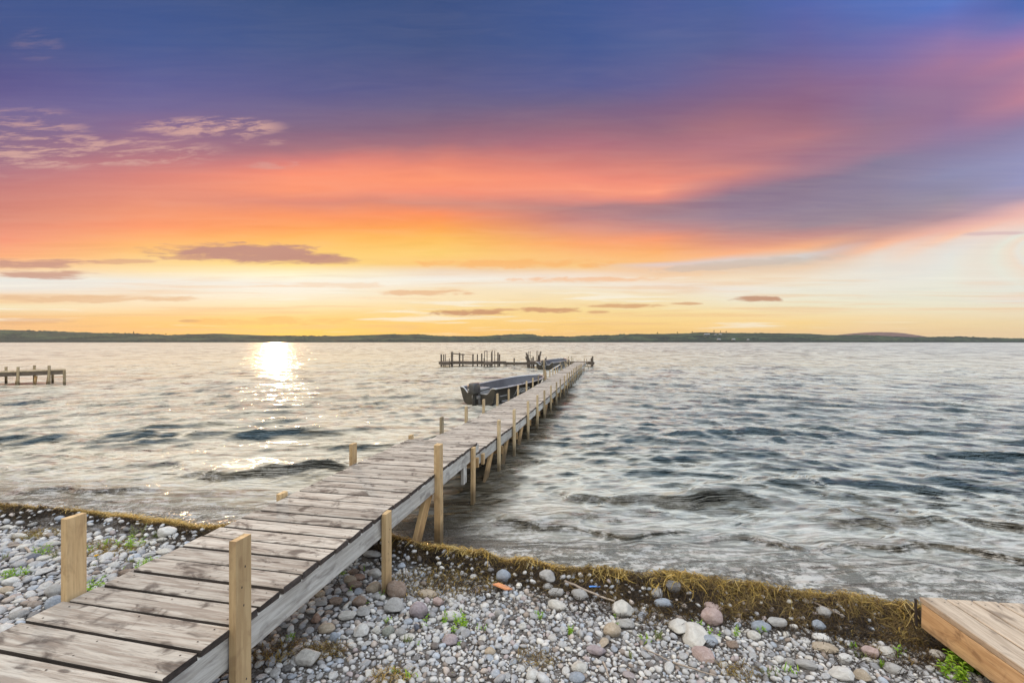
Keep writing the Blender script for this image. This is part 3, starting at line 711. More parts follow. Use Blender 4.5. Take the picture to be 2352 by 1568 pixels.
# sections: (s0, s1, z at s0, z at s1, lateral shift)
s_step = s_of(1099, PR)
SEC = [(0.55, s_step, 0.690, 0.672, 0.0)]
zz = [0.545, 0.505, 0.495, 0.50, 0.49, 0.50, 0.495, 0.485, 0.50]
ss = [s_step - 0.12, 7.8, 11.2, 14.6, 18.1, 21.7, 25.3, 28.9, 33.4]
for i in range(len(ss) - 1):
    SEC.append((ss[i], ss[i + 1] - 0.02, zz[i], zz[i + 1] - random.uniform(0, 0.012), random.uniform(-0.015, 0.015)))
for si, (s0, s1, z0, z1, lat) in enumerate(SEC):
    far = si > 3
    pw = 0.135; gap = 0.019
    mb = MB(); s = s0; nl = []
    while s < s1 - pw * 0.5:
        w = pw * random.uniform(0.975, 1.02) if not (si == 0 and s < 1.6) else pw * 1.12
        sc = s + w / 2
        z = z0 + (z1 - z0) * (sc - s0) / (s1 - s0) - 0.017 + random.uniform(-0.0015, 0.0015)
        a = dp(sc, PLf(sc) + lat - random.uniform(0.0, 0.03), z + random.uniform(-.002, .002)); b_ = dp(sc, PRf(sc) + lat + random.uniform(0.0, 0.011), z + random.uniform(-.002, .002))
        yaw = U * random.uniform(-0.004, 0.004)
        mb.board(a + yaw, b_ - yaw, w, 0.034, (0, 0, 1), 0.004, 6 if not far else 1, 0.006, None, 0.002, 0, 2)
        if si < 3:
            for p_ in (PLf(sc) + 0.05, PRf(sc) - 0.05, (PL + PR) / 2):
                for q in (-0.3, 0.3):
                    c_ = dp(sc + q * w + random.uniform(-.008, .008), p_ + random.uniform(-.01, .01), z + 0.0185)
                    mb.add([c_ + Vector((0.0042 * math.cos(e * 1.047), 0.0042 * math.sin(e * 1.047), 0)) for e in range(6)], [tuple(range(6))], mi=1)
        s += w + gap * random.uniform(0.75, 1.35)
    mb.build('deck_section', ['deck_wood', 'nail_metal', 'end_grain_gap_shade'], dock)
    for p_, p2_ in ((PRf(s0) - 0.02, PRf(s1) - 0.02), (PLf(s0) + 0.02, PLf(s1) + 0.02), ((PR + PL) / 2, (PRf(s1) + PLf(s1)) / 2)):
        st = MB()
        zt0, zt1 = z0 - 0.036, z1 - 0.036
        hgt = 0.145
        st.board(dp(s0, p_ + lat, zt0 - hgt / 2), dp(s1, p2_ + lat, zt1 - hgt / 2), 0.038, hgt, (0, 0, 1), 0.004, 8, 0.0, None, 0.0)
        st.build('stringer', 'stringer_wood', dock)
    if si == 0 or si < 4:
        ej = MB(); ej.board(dp(s1 - 0.022, PLf(s1) + 0.045 + lat, z1 - 0.036 - 0.0725), dp(s1 - 0.022, PRf(s1) - 0.045 + lat, z1 - 0.036 - 0.0725), 0.036, 0.14, (0, 0, 1)); ej.build('end_joist', 'stringer_wood', dock)

def post(px, side, ytop, yfoot=None, w=0.089, t=0.038, lean=0.0, m='post_wood', zt=None, leanp=0.0, nails=False):
    p = (PR + 0.022) if side > 0 else (PL - 0.022)
    s = s_of(px, p)
    for _ in range(6):
        p = (PRf(s) + 0.026) if side > 0 else (PLf(s) - 0.045); s = s_of(px, p)
    ztop = zt if zt is not None else z_at(ytop, s, p)
    foot = dp(s, p, 0); zb = gz(foot.x, foot.y) - 0.25
    mb = MB()
    L = ztop - zb
    mb.board(dp(s - lean * L, p - leanp * L, zb), dp(s, p, ztop), w, t, tuple(VP), 0.002, 2, 0.002)
    if nails:
        for q in (0.0, 0.05, 0.1, -0.2):
            c_ = dp(s + random.uniform(-.02, .02), p + t / 2 + 0.0006, ztop - 0.30 + q * 1.7)
            mb.add([c_ + U * 0.004 * math.cos(e * 1.047) + Vector((0, 0, 0.006 * math.sin(e * 1.047))) for e in range(6)], [tuple(range(6))], mi=1)
    return mb.build('post', [m, 'nail_metal'], dock), s, p, ztop
RIGHT = [(552,1234),(888,1176),(1007,1020),(1087,1027),(1146,964.5),(1181,940),(1213,921.5),(1234.5,907),(1250.5,896),(1265.5,885.6),(1278.4,877),(1287,869.7),(1296.5,862.7),(1303,857),(1308,854),(1313,849.7),(1317.5,845.8),(1321,843),(1324.5,841),(1328,839),(1331,838),(1333.6,836.5),(1336,835)]
for i, (px, yt) in enumerate(RIGHT):
    w, t_, mt = (0.089, 0.038, 'post_wood')
    if i == 2: w, t_ = 0.089, 0.06
    if i >= 4: mt = 'mid_post_wood'
    if i > 12 and i % 3 == 0: mt = 'old_post_wood'
    if i in (10, 11, 14): mt = 'old_post_wood'
    post(px, 1, yt, w=w, t=t_, lean=[0, 0.0, -0.012, 0.012, -0.01, -0.012, -0.006, 0.0][i % 8], m=mt, nails=i < 3)
# split running down the thick post at the water's edge
LEFT = [(170,1184),(811,1018),(1014.5,957.5),(1071,933),(1111,917),(1142.5,904),(1168.6,894),(1190,884),(1209.5,875),(1224,868),(1236.5,862.7),(1254.2,854),(1263,849),(1270,845.4),(1276,843),(1280.8,841.3)]
for i, (px, yt) in enumerate(LEFT):
    o_, s_, p_, zt_ = post(px, -1, yt, w=0.089 if i != 10 else 0.05, t=0.038, m='post_wood' if i < 2 else ('mid_post_wood' if i not in (10, 2) else 'old_post_wood'))
# low post tops just reaching the deck on the left
for px in (648, 944):
    s_ = s_of(px, PL - 0.022); post(px, -1, 0, zt=0.715 if px < 900 else 0.70)
# leaning far posts by the left side
for (px, yt, ln, lp, w) in [(1286, 831, 0, -0.30, 0.10), (1291, 838, 0.1, 0.22, 0.10), (1297, 830, -0.1, -0.16, 0.09), (1300, 836, 0, 0.12, 0.07), (1306, 818, 0.05, 0.24, 0.09), (1309, 826, 0, 0.12, 0.08), (1312.8, 817.6, 0, 0, 0.035), (1316, 821.5, 0, 0, 0.10), (1342, 822, 0.0, 0.02, 0.09), (1346.5, 824, 0.0, -0.22, 0.09)]:
    post(px, 1 if px > 1330 else -1, yt, w=w, m='old_post_wood', lean=ln, leanp=lp)
# tall mooring post with boards nailed beside it
post(1249.4, -1, 826.5, w=0.07, t=0.05, m='old_post_wood')
s_ = s_of(1253, -2.41)
pb = MB(); pb.board(dp(s_, -2.42, 0.35), dp(s_ - 0.02, -2.42, 0.86), 0.14, 0.03, tuple(VP)); pb.build('side_board', 'post_wood', dock)
# diagonal braces under the deck, and the broad one on the beach
def brace(pa, pb_, w=0.11, t=0.038, m='brace_wood', upv=None):
    b = MB(); b.board(pa, pb_, w, t, tuple(upv or VP), 0.002); b.build('brace', m, dock)
s3 = s_of(1000, PR)
brace(dp(s3 - 0.42, PR - 0.06, gz(*dp(s3 - 0.42, PR, 0)[:2]) - 0.12), dp(s3 - 0.04, PR - 0.055, 0.50), 0.135)
for px in (1141, 1176, 1208, 1244, 1262, 1284, 1300):
    s4 = s_of(px, PR); s4 = s_of(px, PRf(s4)); PR_, PL_ = PRf(s4), PLf(s4); brace(dp(s4 - 0.62, PR_ - 0.05, -0.15), dp(s4 - 0.05, PR_ - 0.05, 0.42), 0.12)
    brace(dp(s4, PL_ + 0.15, -0.05), dp(s4, PR_ - 0.10, 0.40), 0.10, 0.038, 'brace_wood', U)
for px in (1087, 1146, 1181, 1213, 1234.5, 1250.5, 1265.5, 1278.4, 1287, 1296.5, 1303, 1313, 1321, 1328):
    s4 = s_of(px, PR); s4 = s_of(px, PRf(s4)); b = MB(); zc = 0.30 if px > 1100 else 0.44
    b.board(dp(s4 + 0.065, PLf(s4) - 0.06, zc), dp(s4 + 0.065, PRf(s4) + 0.05, zc), 0.038, 0.12, (0, 0, 1)); b.build('crossbeam', 'brace_wood', dock)
# short hanger blocks on the stringer
for px, m_ in ((1106, 'post_wood'), (1071, 'stringer_wood')):
    s4 = s_of(px, PR); b = MB(); b.board(dp(s4, PR + 0.02 if px > 1100 else PR - 0.03, 0.34 if px > 1100 else 0.28), dp(s4, PR + 0.02 if px > 1100 else PR - 0.03, 0.475 if px > 1100 else 0.60), 0.07 if px > 1100 else 0.12, 0.035, tuple(VP)); b.build('hanger_block', m_, dock)
# white mooring pipe resting on the left posts near the second boat
b = MB(); sA, sB = s_of(1262, -2.44), s_of(1287, -2.44)
b.tube([dp(sA, -2.45, 0.72), dp(sB, -2.45, 0.78)], 0.022, 8); b.build('rail_pipe', 'rope_white', dock)

# ------------------------------------------------------------------ far platforms at the end of the dock
def far_xy(px, Yd): return (px - CX) / F * Yd
def zf(py, Yd): return CAMZ - (py - HY) * Yd / F
ZA = 0.19406
def zx(X_): return 976.1 + X_ * ZA
def zy(Y_): return 786.6 + Y_ * ZA
def jetty(name, label, cat, decks, posts, rails=(), extra=None, Yd=36.0):
    t = empty(name, (far_xy(decks[0][0], Yd), Yd, 0)); tag(t, label, cat); o = Vector(t.location)
    for (x0, x1, ytop, y0, y1) in decks:
        mb = MB(); X0, X1 = far_xy(x0, y0), far_xy(x1, y0); zt_ = zf(ytop, y0); nn_ = max(2, int((X1 - X0) / 0.15)); 
        for i in range(nn_):
            xc = X0 + (i + .5) * (X1 - X0) / nn_
            mb.board(Vector((xc, y0, zt_ - 0.02)) - o, Vector((xc, y1, zt_ - 0.02)) - o, (X1 - X0) / nn_ * 0.93, 0.035)
        mb.build('deck', 'far_wood', t)
        for yy in (y0 + 0.02, y1 - 0.02):
            st = MB(); st.board(Vector((X0, yy, zt_ - 0.13)) - o, Vector((X1, yy, zt_ - 0.13)) - o, 0.04, 0.17); st.build('beam', 'far_wood', t)
    for (x, ytop, Yp, w, lean) in posts:
        xx = far_xy(x, Yp); zt_ = zf(ytop, Yp); mb = MB()
        w *= 0.72; mb.board(Vector((xx - lean * (zt_ + .6), Yp, -0.6)) - o, Vector((xx, Yp, zt_)) - o, w, min(w, .1), (0, 1, 0)); mb.build('post', 'far_wood', t)
    for (x0, ya, x1, yb, Yp, w) in rails:
        mb = MB(); mb.board(Vector((far_xy(x0, Yp), Yp, zf(ya, Yp))) - o, Vector((far_xy(x1, Yp), Yp, zf(yb, Yp))) - o, 0.04, w); mb.build('rail', 'far_wood', t)
    return t
j1p = [(zx(193), zy(138), 36, .15, 0), (zx(222), zy(140), 37, .12, 0), (zx(243), zy(138), 37, .08, 0), (zx(288), zy(185), 34.8, .08, -0.02), (zx(316), zy(110), 36, .15, 0), (zx(330), zy(108), 35, .07, 0),
       (zx(410), zy(120), 36, .16, 0), (zx(449), zy(130), 37, .13, 0), (zx(568), zy(135), 36, .15, 0), (zx(621), zy(135), 37, .13, 0), (zx(672), zy(128), 36, .15, 0),
       (zx(700), zy(182), 34.6, .12, 0), (zx(706), zy(98), 35, .07, 0), (zx(735), zy(102), 35, .07, 0), (zx(788), zy(107), 34.6, .09, 0.02), (zx(796), zy(90), 34.6, .08, 0), (zx(826), zy(97), 35.6, .08, 0), (zx(864), zy(116), 36, .16, 0), (zx(883), zy(138), 37, .14, 0), (zx(740), zy(230), 34.9, .12, 0), (zx(770), zy(232), 34.9, .12, 0)]
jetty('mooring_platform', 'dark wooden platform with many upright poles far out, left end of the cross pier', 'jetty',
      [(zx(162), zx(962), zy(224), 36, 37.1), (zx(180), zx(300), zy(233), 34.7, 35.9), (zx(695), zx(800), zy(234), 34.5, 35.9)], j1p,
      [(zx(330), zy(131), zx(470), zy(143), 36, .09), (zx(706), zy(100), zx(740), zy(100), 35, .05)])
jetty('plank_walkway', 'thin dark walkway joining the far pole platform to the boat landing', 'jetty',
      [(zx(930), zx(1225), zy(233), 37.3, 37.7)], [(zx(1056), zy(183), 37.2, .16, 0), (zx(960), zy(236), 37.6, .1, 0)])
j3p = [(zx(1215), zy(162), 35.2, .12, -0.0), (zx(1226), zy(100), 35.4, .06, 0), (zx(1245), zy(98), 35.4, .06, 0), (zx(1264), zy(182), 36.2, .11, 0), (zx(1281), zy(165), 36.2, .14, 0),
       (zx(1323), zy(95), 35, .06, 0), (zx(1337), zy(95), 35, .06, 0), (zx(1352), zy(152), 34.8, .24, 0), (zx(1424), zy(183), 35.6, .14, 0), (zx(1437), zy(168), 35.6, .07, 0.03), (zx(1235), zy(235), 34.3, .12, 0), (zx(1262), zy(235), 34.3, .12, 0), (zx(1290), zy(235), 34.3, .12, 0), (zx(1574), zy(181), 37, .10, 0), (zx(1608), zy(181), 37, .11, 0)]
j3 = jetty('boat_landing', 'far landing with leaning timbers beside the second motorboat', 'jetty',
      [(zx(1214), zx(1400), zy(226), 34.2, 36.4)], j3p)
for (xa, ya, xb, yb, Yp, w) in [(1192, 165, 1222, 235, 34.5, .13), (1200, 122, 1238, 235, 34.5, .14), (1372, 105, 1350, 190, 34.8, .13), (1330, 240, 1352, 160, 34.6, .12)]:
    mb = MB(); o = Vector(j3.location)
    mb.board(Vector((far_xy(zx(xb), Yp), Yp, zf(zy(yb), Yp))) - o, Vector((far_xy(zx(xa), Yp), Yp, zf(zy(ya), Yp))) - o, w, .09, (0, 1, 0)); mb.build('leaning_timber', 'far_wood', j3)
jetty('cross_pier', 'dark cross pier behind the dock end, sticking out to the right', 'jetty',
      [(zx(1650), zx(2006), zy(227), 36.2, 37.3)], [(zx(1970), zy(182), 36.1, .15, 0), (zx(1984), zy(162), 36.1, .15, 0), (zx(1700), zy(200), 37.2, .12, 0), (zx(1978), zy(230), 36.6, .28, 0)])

# small jetty at the left edge of the picture
def lx(X_): return X_ * 0.17088
def ly(Y_): return 746.5 + Y_ * 0.17088
YL = 20.6
t = empty('side_jetty', (far_xy(100, YL), YL, 0)); tag(t, 'short low jetty of grey beams on posts standing in the water at the left edge', 'jetty'); o = Vector(t.location)
def LP(px, py, Yp, z=None): return Vector((far_xy(px, Yp), Yp, zf(py, Yp) if z is None else z)) - o
pa, pb2 = (-60, 858), (149, 848)
for q, Yp in ((0, YL), (1, YL + 0.85)):
    mb = MB(); za = zf(858, YL) - 0.04; zb = zf(ly(615), YL) - 0.07
    mb.board(LP(-140, 0, Yp, 0.36), LP(149, 0, Yp - 0.0, 0.58), 0.04, 0.17); mb.build('beam', 'far_wood', t)
mb = MB(); N_ = 40
for i in range(N_):
    tt = (i + .5) / N_; xx = -140 + tt * 289; z_ = 0.36 + 0.22 * tt + 0.105
    mb.board(LP(xx, 0, YL - 0.03, z_), Vector((far_xy(xx, YL + .95), YL + .95, z_)) - o, 5.7 / 40 * 0.95, 0.03)
mb.build('deck', 'old_post_wood', t)
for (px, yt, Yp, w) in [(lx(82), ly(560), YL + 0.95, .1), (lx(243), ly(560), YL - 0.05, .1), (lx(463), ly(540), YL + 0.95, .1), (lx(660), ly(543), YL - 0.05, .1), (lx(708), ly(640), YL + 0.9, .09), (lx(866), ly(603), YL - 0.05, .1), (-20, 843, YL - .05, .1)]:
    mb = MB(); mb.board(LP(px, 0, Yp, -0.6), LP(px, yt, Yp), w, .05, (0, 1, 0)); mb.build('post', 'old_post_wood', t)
for (px, q) in [(lx(225), 0), (lx(640), 0), (lx(468), 1)]:
    mb = MB(); mb.board(LP(px - 3, 0, YL + .1, -0.3), LP(px + 3, 0, YL + .1, 0.42), .12, .04, (0, 1, 0)); mb.build('brace', 'brace_wood', t)

# ------------------------------------------------------------------ boats
def make_boat(name, label, stern, bow, lettering):
    stern = Vector((*stern, 0)); bow = Vector((*bow, 0)); ax = (bow - stern); L = ax.length
    t = empty(name, stern, math.atan2(ax.y, ax.x)); tag(t, label, 'motorboat')
    ns, nk = 33, 11
    def half(tt): return 0.655 + 0.055 * math.sin(min(tt, .55) / .55 * math.pi / 2) if tt < .55 else 0.71 * max(0.0, 1 - ((tt - .55) / .45) ** 2.3) ** 0.62
    def sheer(tt):
        z = 0.52 + 0.17 * max(0, tt - .1) ** 1.5
        return z
    def chine(tt): return half(tt) * (0.80 if tt < .6 else 0.80 * (1 - (tt - .6) / .4 * 0.7))
    def section(tt, off):
        b, c, zs = half(tt) - off, chine(tt) - off, sheer(tt)
        b = max(b, 0.004); c = max(c, 0.003)
        zc = 0.03 + 0.28 * max(0, (tt - .45) / .55) ** 2; zk = -0.18 + off + (0.62 * max(0, (tt - .72) / .28) ** 2.2)
        zc = max(zc, zk + 0.01); P = []
        for i in range(nk):
            w = i / (nk - 1)
            if w < 0.45: q = w / 0.45; P.append((c * q, zk + (zc + off * .5 - zk) * q ** 1.2))
            else: q = (w - .45) / .55; P.append((c + (b - c) * q ** 0.8, zc + off * .5 + (zs - zc - off * .5) * q))
        return P
    def notch(x_over_b):   # transom top edge
        a_ = abs(x_over_b)
        return 0.19 * (1 - max(0, min(1, (a_ - .52) / .34)) ** 2 * (3 - 2 * max(0, min(1, (a_ - .52) / .34))))
    def shell(off, mi, flip):
        mb = MB(); V = []
        for i in range(ns):
            tt = i / (ns - 1); P = section(tt, off); x = tt * L + (0.02 if off and i == 0 else 0) - (0.06 if off and i == ns - 1 else 0)
            rake = lambda z: (z - 0.5) * (0.32 * max(0, (tt - .8) / .2)) - (0.5 - z) * -0.10 * (1 - min(1, tt * 6))
            row = [(x + rake(z), y, z) for (y, z) in reversed(P)] + [(x + rake(z), -y, z) for (y, z) in P[1:]]
            V += row
        nc = 2 * nk - 1; Fc = []
        for i in range(ns - 1):
            for j in range(nc - 1):
                f = (i * nc + j, i * nc + j + 1, (i + 1) * nc + j + 1, (i + 1) * nc + j)
                Fc.append(f[::-1] if flip else f)
        mb.add(V, Fc); return mb
    shell(0.0, 0, False).build('hull', 'hull_paint', t, True)
    shell(0.035, 0, True).build('hull_inside', 'hull_inside', t, True)
    # transom plate with the cut-out top edge
    mb = MB(); P = section(0, 0.0); outl = []
    N = 28; b0, z0 = P[-1][0], P[-1][1]
    for i in range(N + 1):
        y = -b0 + 2 * b0 * i / N; outl.append((y, z0 - notch(y / b0)))
    low = [(y, z) for (y, z) in reversed(P[:-1])] + [(-y, z) for (y, z) in P[1:-1]]
    ring = outl + low
    rk = lambda z: (0.5 - z) * 0.10 - 0.004
    fr = [(rk(z), y, z) for y, z in ring]; bk_ = [(rk(z) + 0.05, y, z) for y, z in ring]; m_ = len(ring)
    mb.add(fr + bk_, [tuple(range(m_))[::-1], tuple(range(m_, 2 * m_))] + [(i, (i + 1) % m_, (i + 1) % m_ + m_, i + m_) for i in range(m_)])
    mb.build('transom', 'hull_transom', t)
    mb = MB(); mb.tube([(rk(z) + .02, y, z + .008) for y, z in outl], 0.021, 8)
    for sg in (1, -1):
        pts = []
        for i in range(ns):
            tt = i / (ns - 1); zz_ = sheer(tt)
            pts.append((tt * L + (zz_ - .5) * 0.32 * max(0, (tt - .8) / .2), sg * half(tt), zz_ + 0.005))
        mb.tube(pts, 0.024, 8)
    mb.build('gunwale', 'aluminium', t, True)
    for x, z, wd in ((0.55, 0.27, 0.42), (1.75, 0.30, 0.30), (2.95, 0.33, 0.30), (3.75, 0.40, 0.5)):
        tt = x / L; hw_ = half(tt) * 0.93
        mb = MB(); mb.board((x, -hw_, z), (x, hw_, z), wd, 0.03, (0, 0, 1), .004)
        mb.board((x - wd / 2 + .02, -hw_ * .9, z - .13), (x - wd / 2 + .02, hw_ * .9, z - .13), .02, .24, (0, 0, 1)); mb.build('bench', 'bench_paint' if x < 3.5 else 'hull_inside', t)
    if True:
        mb = MB(); mb.board((0.35, 0.28, 0.36), (0.9, 0.28, 0.36), 0.34, 0.22, (0, 0, 1), .02); mb.build('storage_box', 'bench_paint', t)
    mb = MB(); mb.tube([(1.25, 0.70, 0.30), (1.28, 0.72, 0.52)], 0.012, 6); mb.build('rod_holder', 'aluminium', t)
    for sg in (-1, 1):   # spray strake low on the hull
        mb = MB(); pts = []
        for i in range(4, ns - 2):
            tt = i / (ns - 1); P = section(tt, 0); y, z = P[5]; pts.append((tt * L + (z - .5) * 0.32 * max(0, (tt - .8) / .2), sg * (y + .006), z + .01))
        mb.tube(pts, 0.014, 6); mb.build('strake', 'aluminium', t)
    # outboard motor
    mo = bpy.data.objects.new('outboard_motor', None); COL.objects.link(mo); mo.parent = t; mo.location = (-0.12, 0.0, -0.15); mo.empty_display_size = .1
    def rbox(cx, cy, cz, sx, sy, sz, e=0.35, nu=16, nv=10, taper=0.0):
        V = []; Fc = []
        for i in range(nv + 1):
            ph = -math.pi / 2 + math.pi * i / nv
            for j in range(nu):
                a_ = 2 * math.pi * j / nu
                sp = lambda v_: math.copysign(abs(v_) ** e, v_)
                x_, y_, z_ = sp(math.cos(ph)) * sp(math.cos(a_)), sp(math.cos(ph)) * sp(math.sin(a_)), sp(math.sin(ph))
                k_ = 1 - taper * (z_ + 1) / 2
                V.append((cx + sx * x_ * k_, cy + sy * y_ * k_, cz + sz * z_))
        for i in range(nv):
            for j in range(nu):
                Fc.append((i * nu + j, i * nu + (j + 1) % nu, (i + 1) * nu + (j + 1) % nu, (i + 1) * nu + j))
        return V, Fc
    mb = MB(); mb.add(*rbox(-0.06, 0, 0.70, 0.22, 0.15, 0.15, 0.42, taper=0.18)); mb.build('cowling', 'motor_cowl', mo, True)
    mb = MB(); mb.add(*rbox(-0.05, 0, 0.545, 0.20, 0.135, 0.045, 0.4)); mb.build('cowl_base', 'motor_leg', mo, True)
    mb = MB(); mb.add(*rbox(-0.02, 0, 0.15, 0.085, 0.055, 0.38, 0.5)); mb.add(*rbox(-0.06, 0, -0.22, 0.2, 0.07, 0.02, 0.5)); mb.build('shaft_leg', 'motor_leg', mo, True)
    mb = MB(); mb.board((0.10, -.11, .40), (0.10, .11, .40), .10, .22, (1, 0, 0), .01); mb.board((0.10, -.07, .33), (0.16, -.07, .33), .05, .30); mb.build('clamp_bracket', 'aluminium', mo)
    mb = MB(); mb.tube([(0.1, -.03, .56), (0.35, -.12, .60), (0.58, -.15, .62)], [.02, .017, .022], 8); mb.build('tiller_handle', 'motor_leg', mo, True)
    mb = MB()
    mb.tube([(-0.28, 0.03, 0.60), (-0.27, 0.12, .60)], .004, 4); mb.board((-0.284, 0.02, .66), (-0.284, .07, .66), .03, .006, (1, 0, 0)); mb.build('cowl_marking', 'letter_paint', mo)
    # lettering on the side facing the dock
    if lettering:
        def side_y(x, z):
            tt = min(.98, max(0, x / L)); P = section(tt, 0)
            ys = [p_[0] for p_ in P]; zs_ = [p_[1] for p_ in P]
            return float(np.interp(z, zs_, ys)) + 0.012
        def place_text(txt, x0, z0, size, shear, nm, lenscale=1.0):
            cu = bpy.data.curves.new(nm, 'FONT'); cu.body = txt; cu.size = size; cu.shear = shear; cu.extrude = 0.0; cu.offset = size * 0.018
            to = bpy.data.objects.new(nm + '_curve', cu)
            me = bpy.data.meshes.new_from_object(to)
            bpy.data.objects.remove(to)
            for v in me.vertices:
                x = x0 + v.co.x * lenscale; z = z0 + v.co.y; v.co = (x, -side_y(x, z), z)
            me.materials.clear(); me.materials.append(MATS['letter_paint'])
            ob = bpy.data.objects.new('lettering', me); COL.objects.link(ob); ob.parent = t
        place_text('LEGEND', 1.33, 0.28, 0.20, 0.35, 'lettering', 1.1)
        place_text('PRO SPORT', 0.75, 0.40, 0.06, 0.0, 'lettering', 1.0) if False else None
        mb = MB(); N = 14
        for i in range(N):
            q = i / (N - 1); 
        top = [(1.16 + .16 * q, 0.20 + .28 * q ** 1.6) for q in np.linspace(0, 1, N)]; bot = [(1.11 + .24 * q, 0.185 + .28 * q ** 2.4) for q in np.linspace(0, 1, N)]
        V = [(x, -side_y(x, z) - .001, z) for x, z in top] + [(x, -side_y(x, z) - .001, z) for x, z in bot]
        mb.add(V, [(i, i + 1, N + i + 1, N + i) for i in range(N - 1)]); mb.build('hull_swoosh', 'letter_paint', t)
    return t
make_boat('motorboat', 'open black hulled motorboat with outboard moored beside the middle of the dock', (-1.08, 14.15), (1.02, 17.75), True)
make_boat('motorboat', 'smaller looking open motorboat moored farther out at the landing near the dock end', (2.27, 31.9), (4.0, 35.6), False)
b = MB(); 
def ico(sub):
    import bmesh
    bm = bmesh.new(); bmesh.ops.create_icosphere(bm, subdivisions=sub, radius=1.0)
    bm.verts.ensure_lookup_table()
    V = np.array([v.co[:] for v in bm.verts]); Fc = np.array([[v.index for v in f.verts] for f in bm.faces]); bm.free(); return V, Fc
v_, f_ = ico(2)
b.add([Vector(p) * 0.13 for p in v_], [tuple(f) for f in f_]); fb = b.build('boat_fender', 'lamp_buoy', None, True); fb.location = (far_xy(1298, 35.9), 35.9, 0.60)
b2 = MB(); b2.tube([(0, 0, 0.12), (0, 0, 0.2)], .025, 6); b2.build('fender_eye', 'rope_white', fb)
tag(fb, 'small peach coloured round float at the bow of the farther motorboat', 'float')

# ------------------------------------------------------------------ platform at the lower right
pt = empty('beach_platform', (2.56, 2.86, 0.35)); tag(pt, 'low pale plank platform with orange brown side board at the right edge', 'platform')
ln = Vector((-0.085, -1.0, 0)).normalized(); ac = Vector((1.0, -0.14, 0)).normalized(); ztop = 0.35
o = Vector(pt.location)
mb = MB(); wdt = 0.138; q = 0.0
for i in range(9):
    c0 = Vector((2.565, 2.865, ztop - .017)) + ac * (q + wdt / 2)
    mb.board(c0 - o + Vector((0, random.uniform(-.006, .006), 0)), c0 + ln * 2.4 - o, wdt, 0.034, (0, 0, 1), .004, 6, .004, None, .003); q += wdt + 0.007
    for s_ in (0.05, 1.1, 1.95):
        for dq in (-.035, .035):
            c_ = c0 + ln * s_ + ac * dq + Vector((0, 0, .0185)) - o
            mb.add([c_ + Vector((0.0045 * math.cos(e * 1.047), 0.0045 * math.sin(e * 1.047), 0)) for e in range(6)], [tuple(range(6))], mi=1)
mb.build('deck', ['platform_wood', 'nail_metal'], pt)
mb = MB(); c0 = Vector((2.560, 2.85, ztop - .036 - .075)) + ac * 0.022
mb.board(c0 - o, c0 + ln * 2.4 - o, .038, .15, (0, 0, 1), .003, 6); mb.build('side_board', 'platform_side_wood', pt)
mb = MB(); c1 = c0 + ac * 0.022 - ln * 0.0
mb.board(c1 - o + ac * .0, c1 + ac * 1.2 - o, .036, .147, (0, 0, 1), .003); mb.build('end_board', 'platform_side_wood', pt)
mb = MB(); mb.tube([c0 - o + Vector((-.03, .03, .09)), c0 - o + Vector((-.025, .03, -.08))], .007, 6); mb.build('corner_bracket', 'nail_metal', pt)

# ------------------------------------------------------------------ rocks
def rock_mesh(name, kind, seed, sub=4):
    V, Fc = ico(sub); r_ = np.random.default_rng(seed)
    off = Vector(r_.uniform(0, 50, 3))
    out = []
    planes = [(Vector(r_.normal(size=3)).normalized(), r_.uniform(0.55, 0.85)) for _ in range(9 if kind == 'angular' else 4)]
    for p in V:
        v = Vector(p)
        nf = 0.16 if kind == 'round' else 0.20
        k_ = 1 + nf * (mnoise.noise(v * 0.9 + off)) * 1.6 + 0.05 * mnoise.noise(v * 2.6 + off)
        v = v * k_
        if kind in ('angular', 'slab', 'blocky'):
            for pn, dd in planes:
                e = v.dot(pn) - dd
                if e > 0: v = v - pn * e * 0.88
        if kind == 'slab': v.z *= 0.8
        v = v * (1 + 0.022 * mnoise.noise(v * 6 + off))
        out.append(v[:])
    out = np.array(out); ext = np.abs(out).max(0); out = out / ext
    me_o = np_mesh(name, out, Fc, 'stone_rock'); me = me_o.data; bpy.data.objects.remove(me_o); return me
RM = {'round': [rock_mesh('stone', 'round', i) for i in range(6)], 'angular': [rock_mesh('stone', 'angular', 20 + i) for i in range(5)], 'slab': [rock_mesh('stone', 'slab', 40 + i) for i in range(3)]}
def srgb(r, g, b, f=0.92):
    c = lin((r, g, b)); return (c[0] * f + 0.0, c[1] * f, c[2] * f, 1.0)
CO = {'grey': (172, 170, 166), 'dark': (98, 96, 94), 'pink': (186, 160, 152), 'mauve': (160, 146, 150), 'pale': (212, 208, 198), 'white': (228, 226, 220), 'blue': (150, 160, 172), 'tan': (186, 168, 142), 'brown': (140, 116, 96), 'slate': (84, 92, 110), 'rust': (158, 122, 98), 'green': (140, 144, 132)}
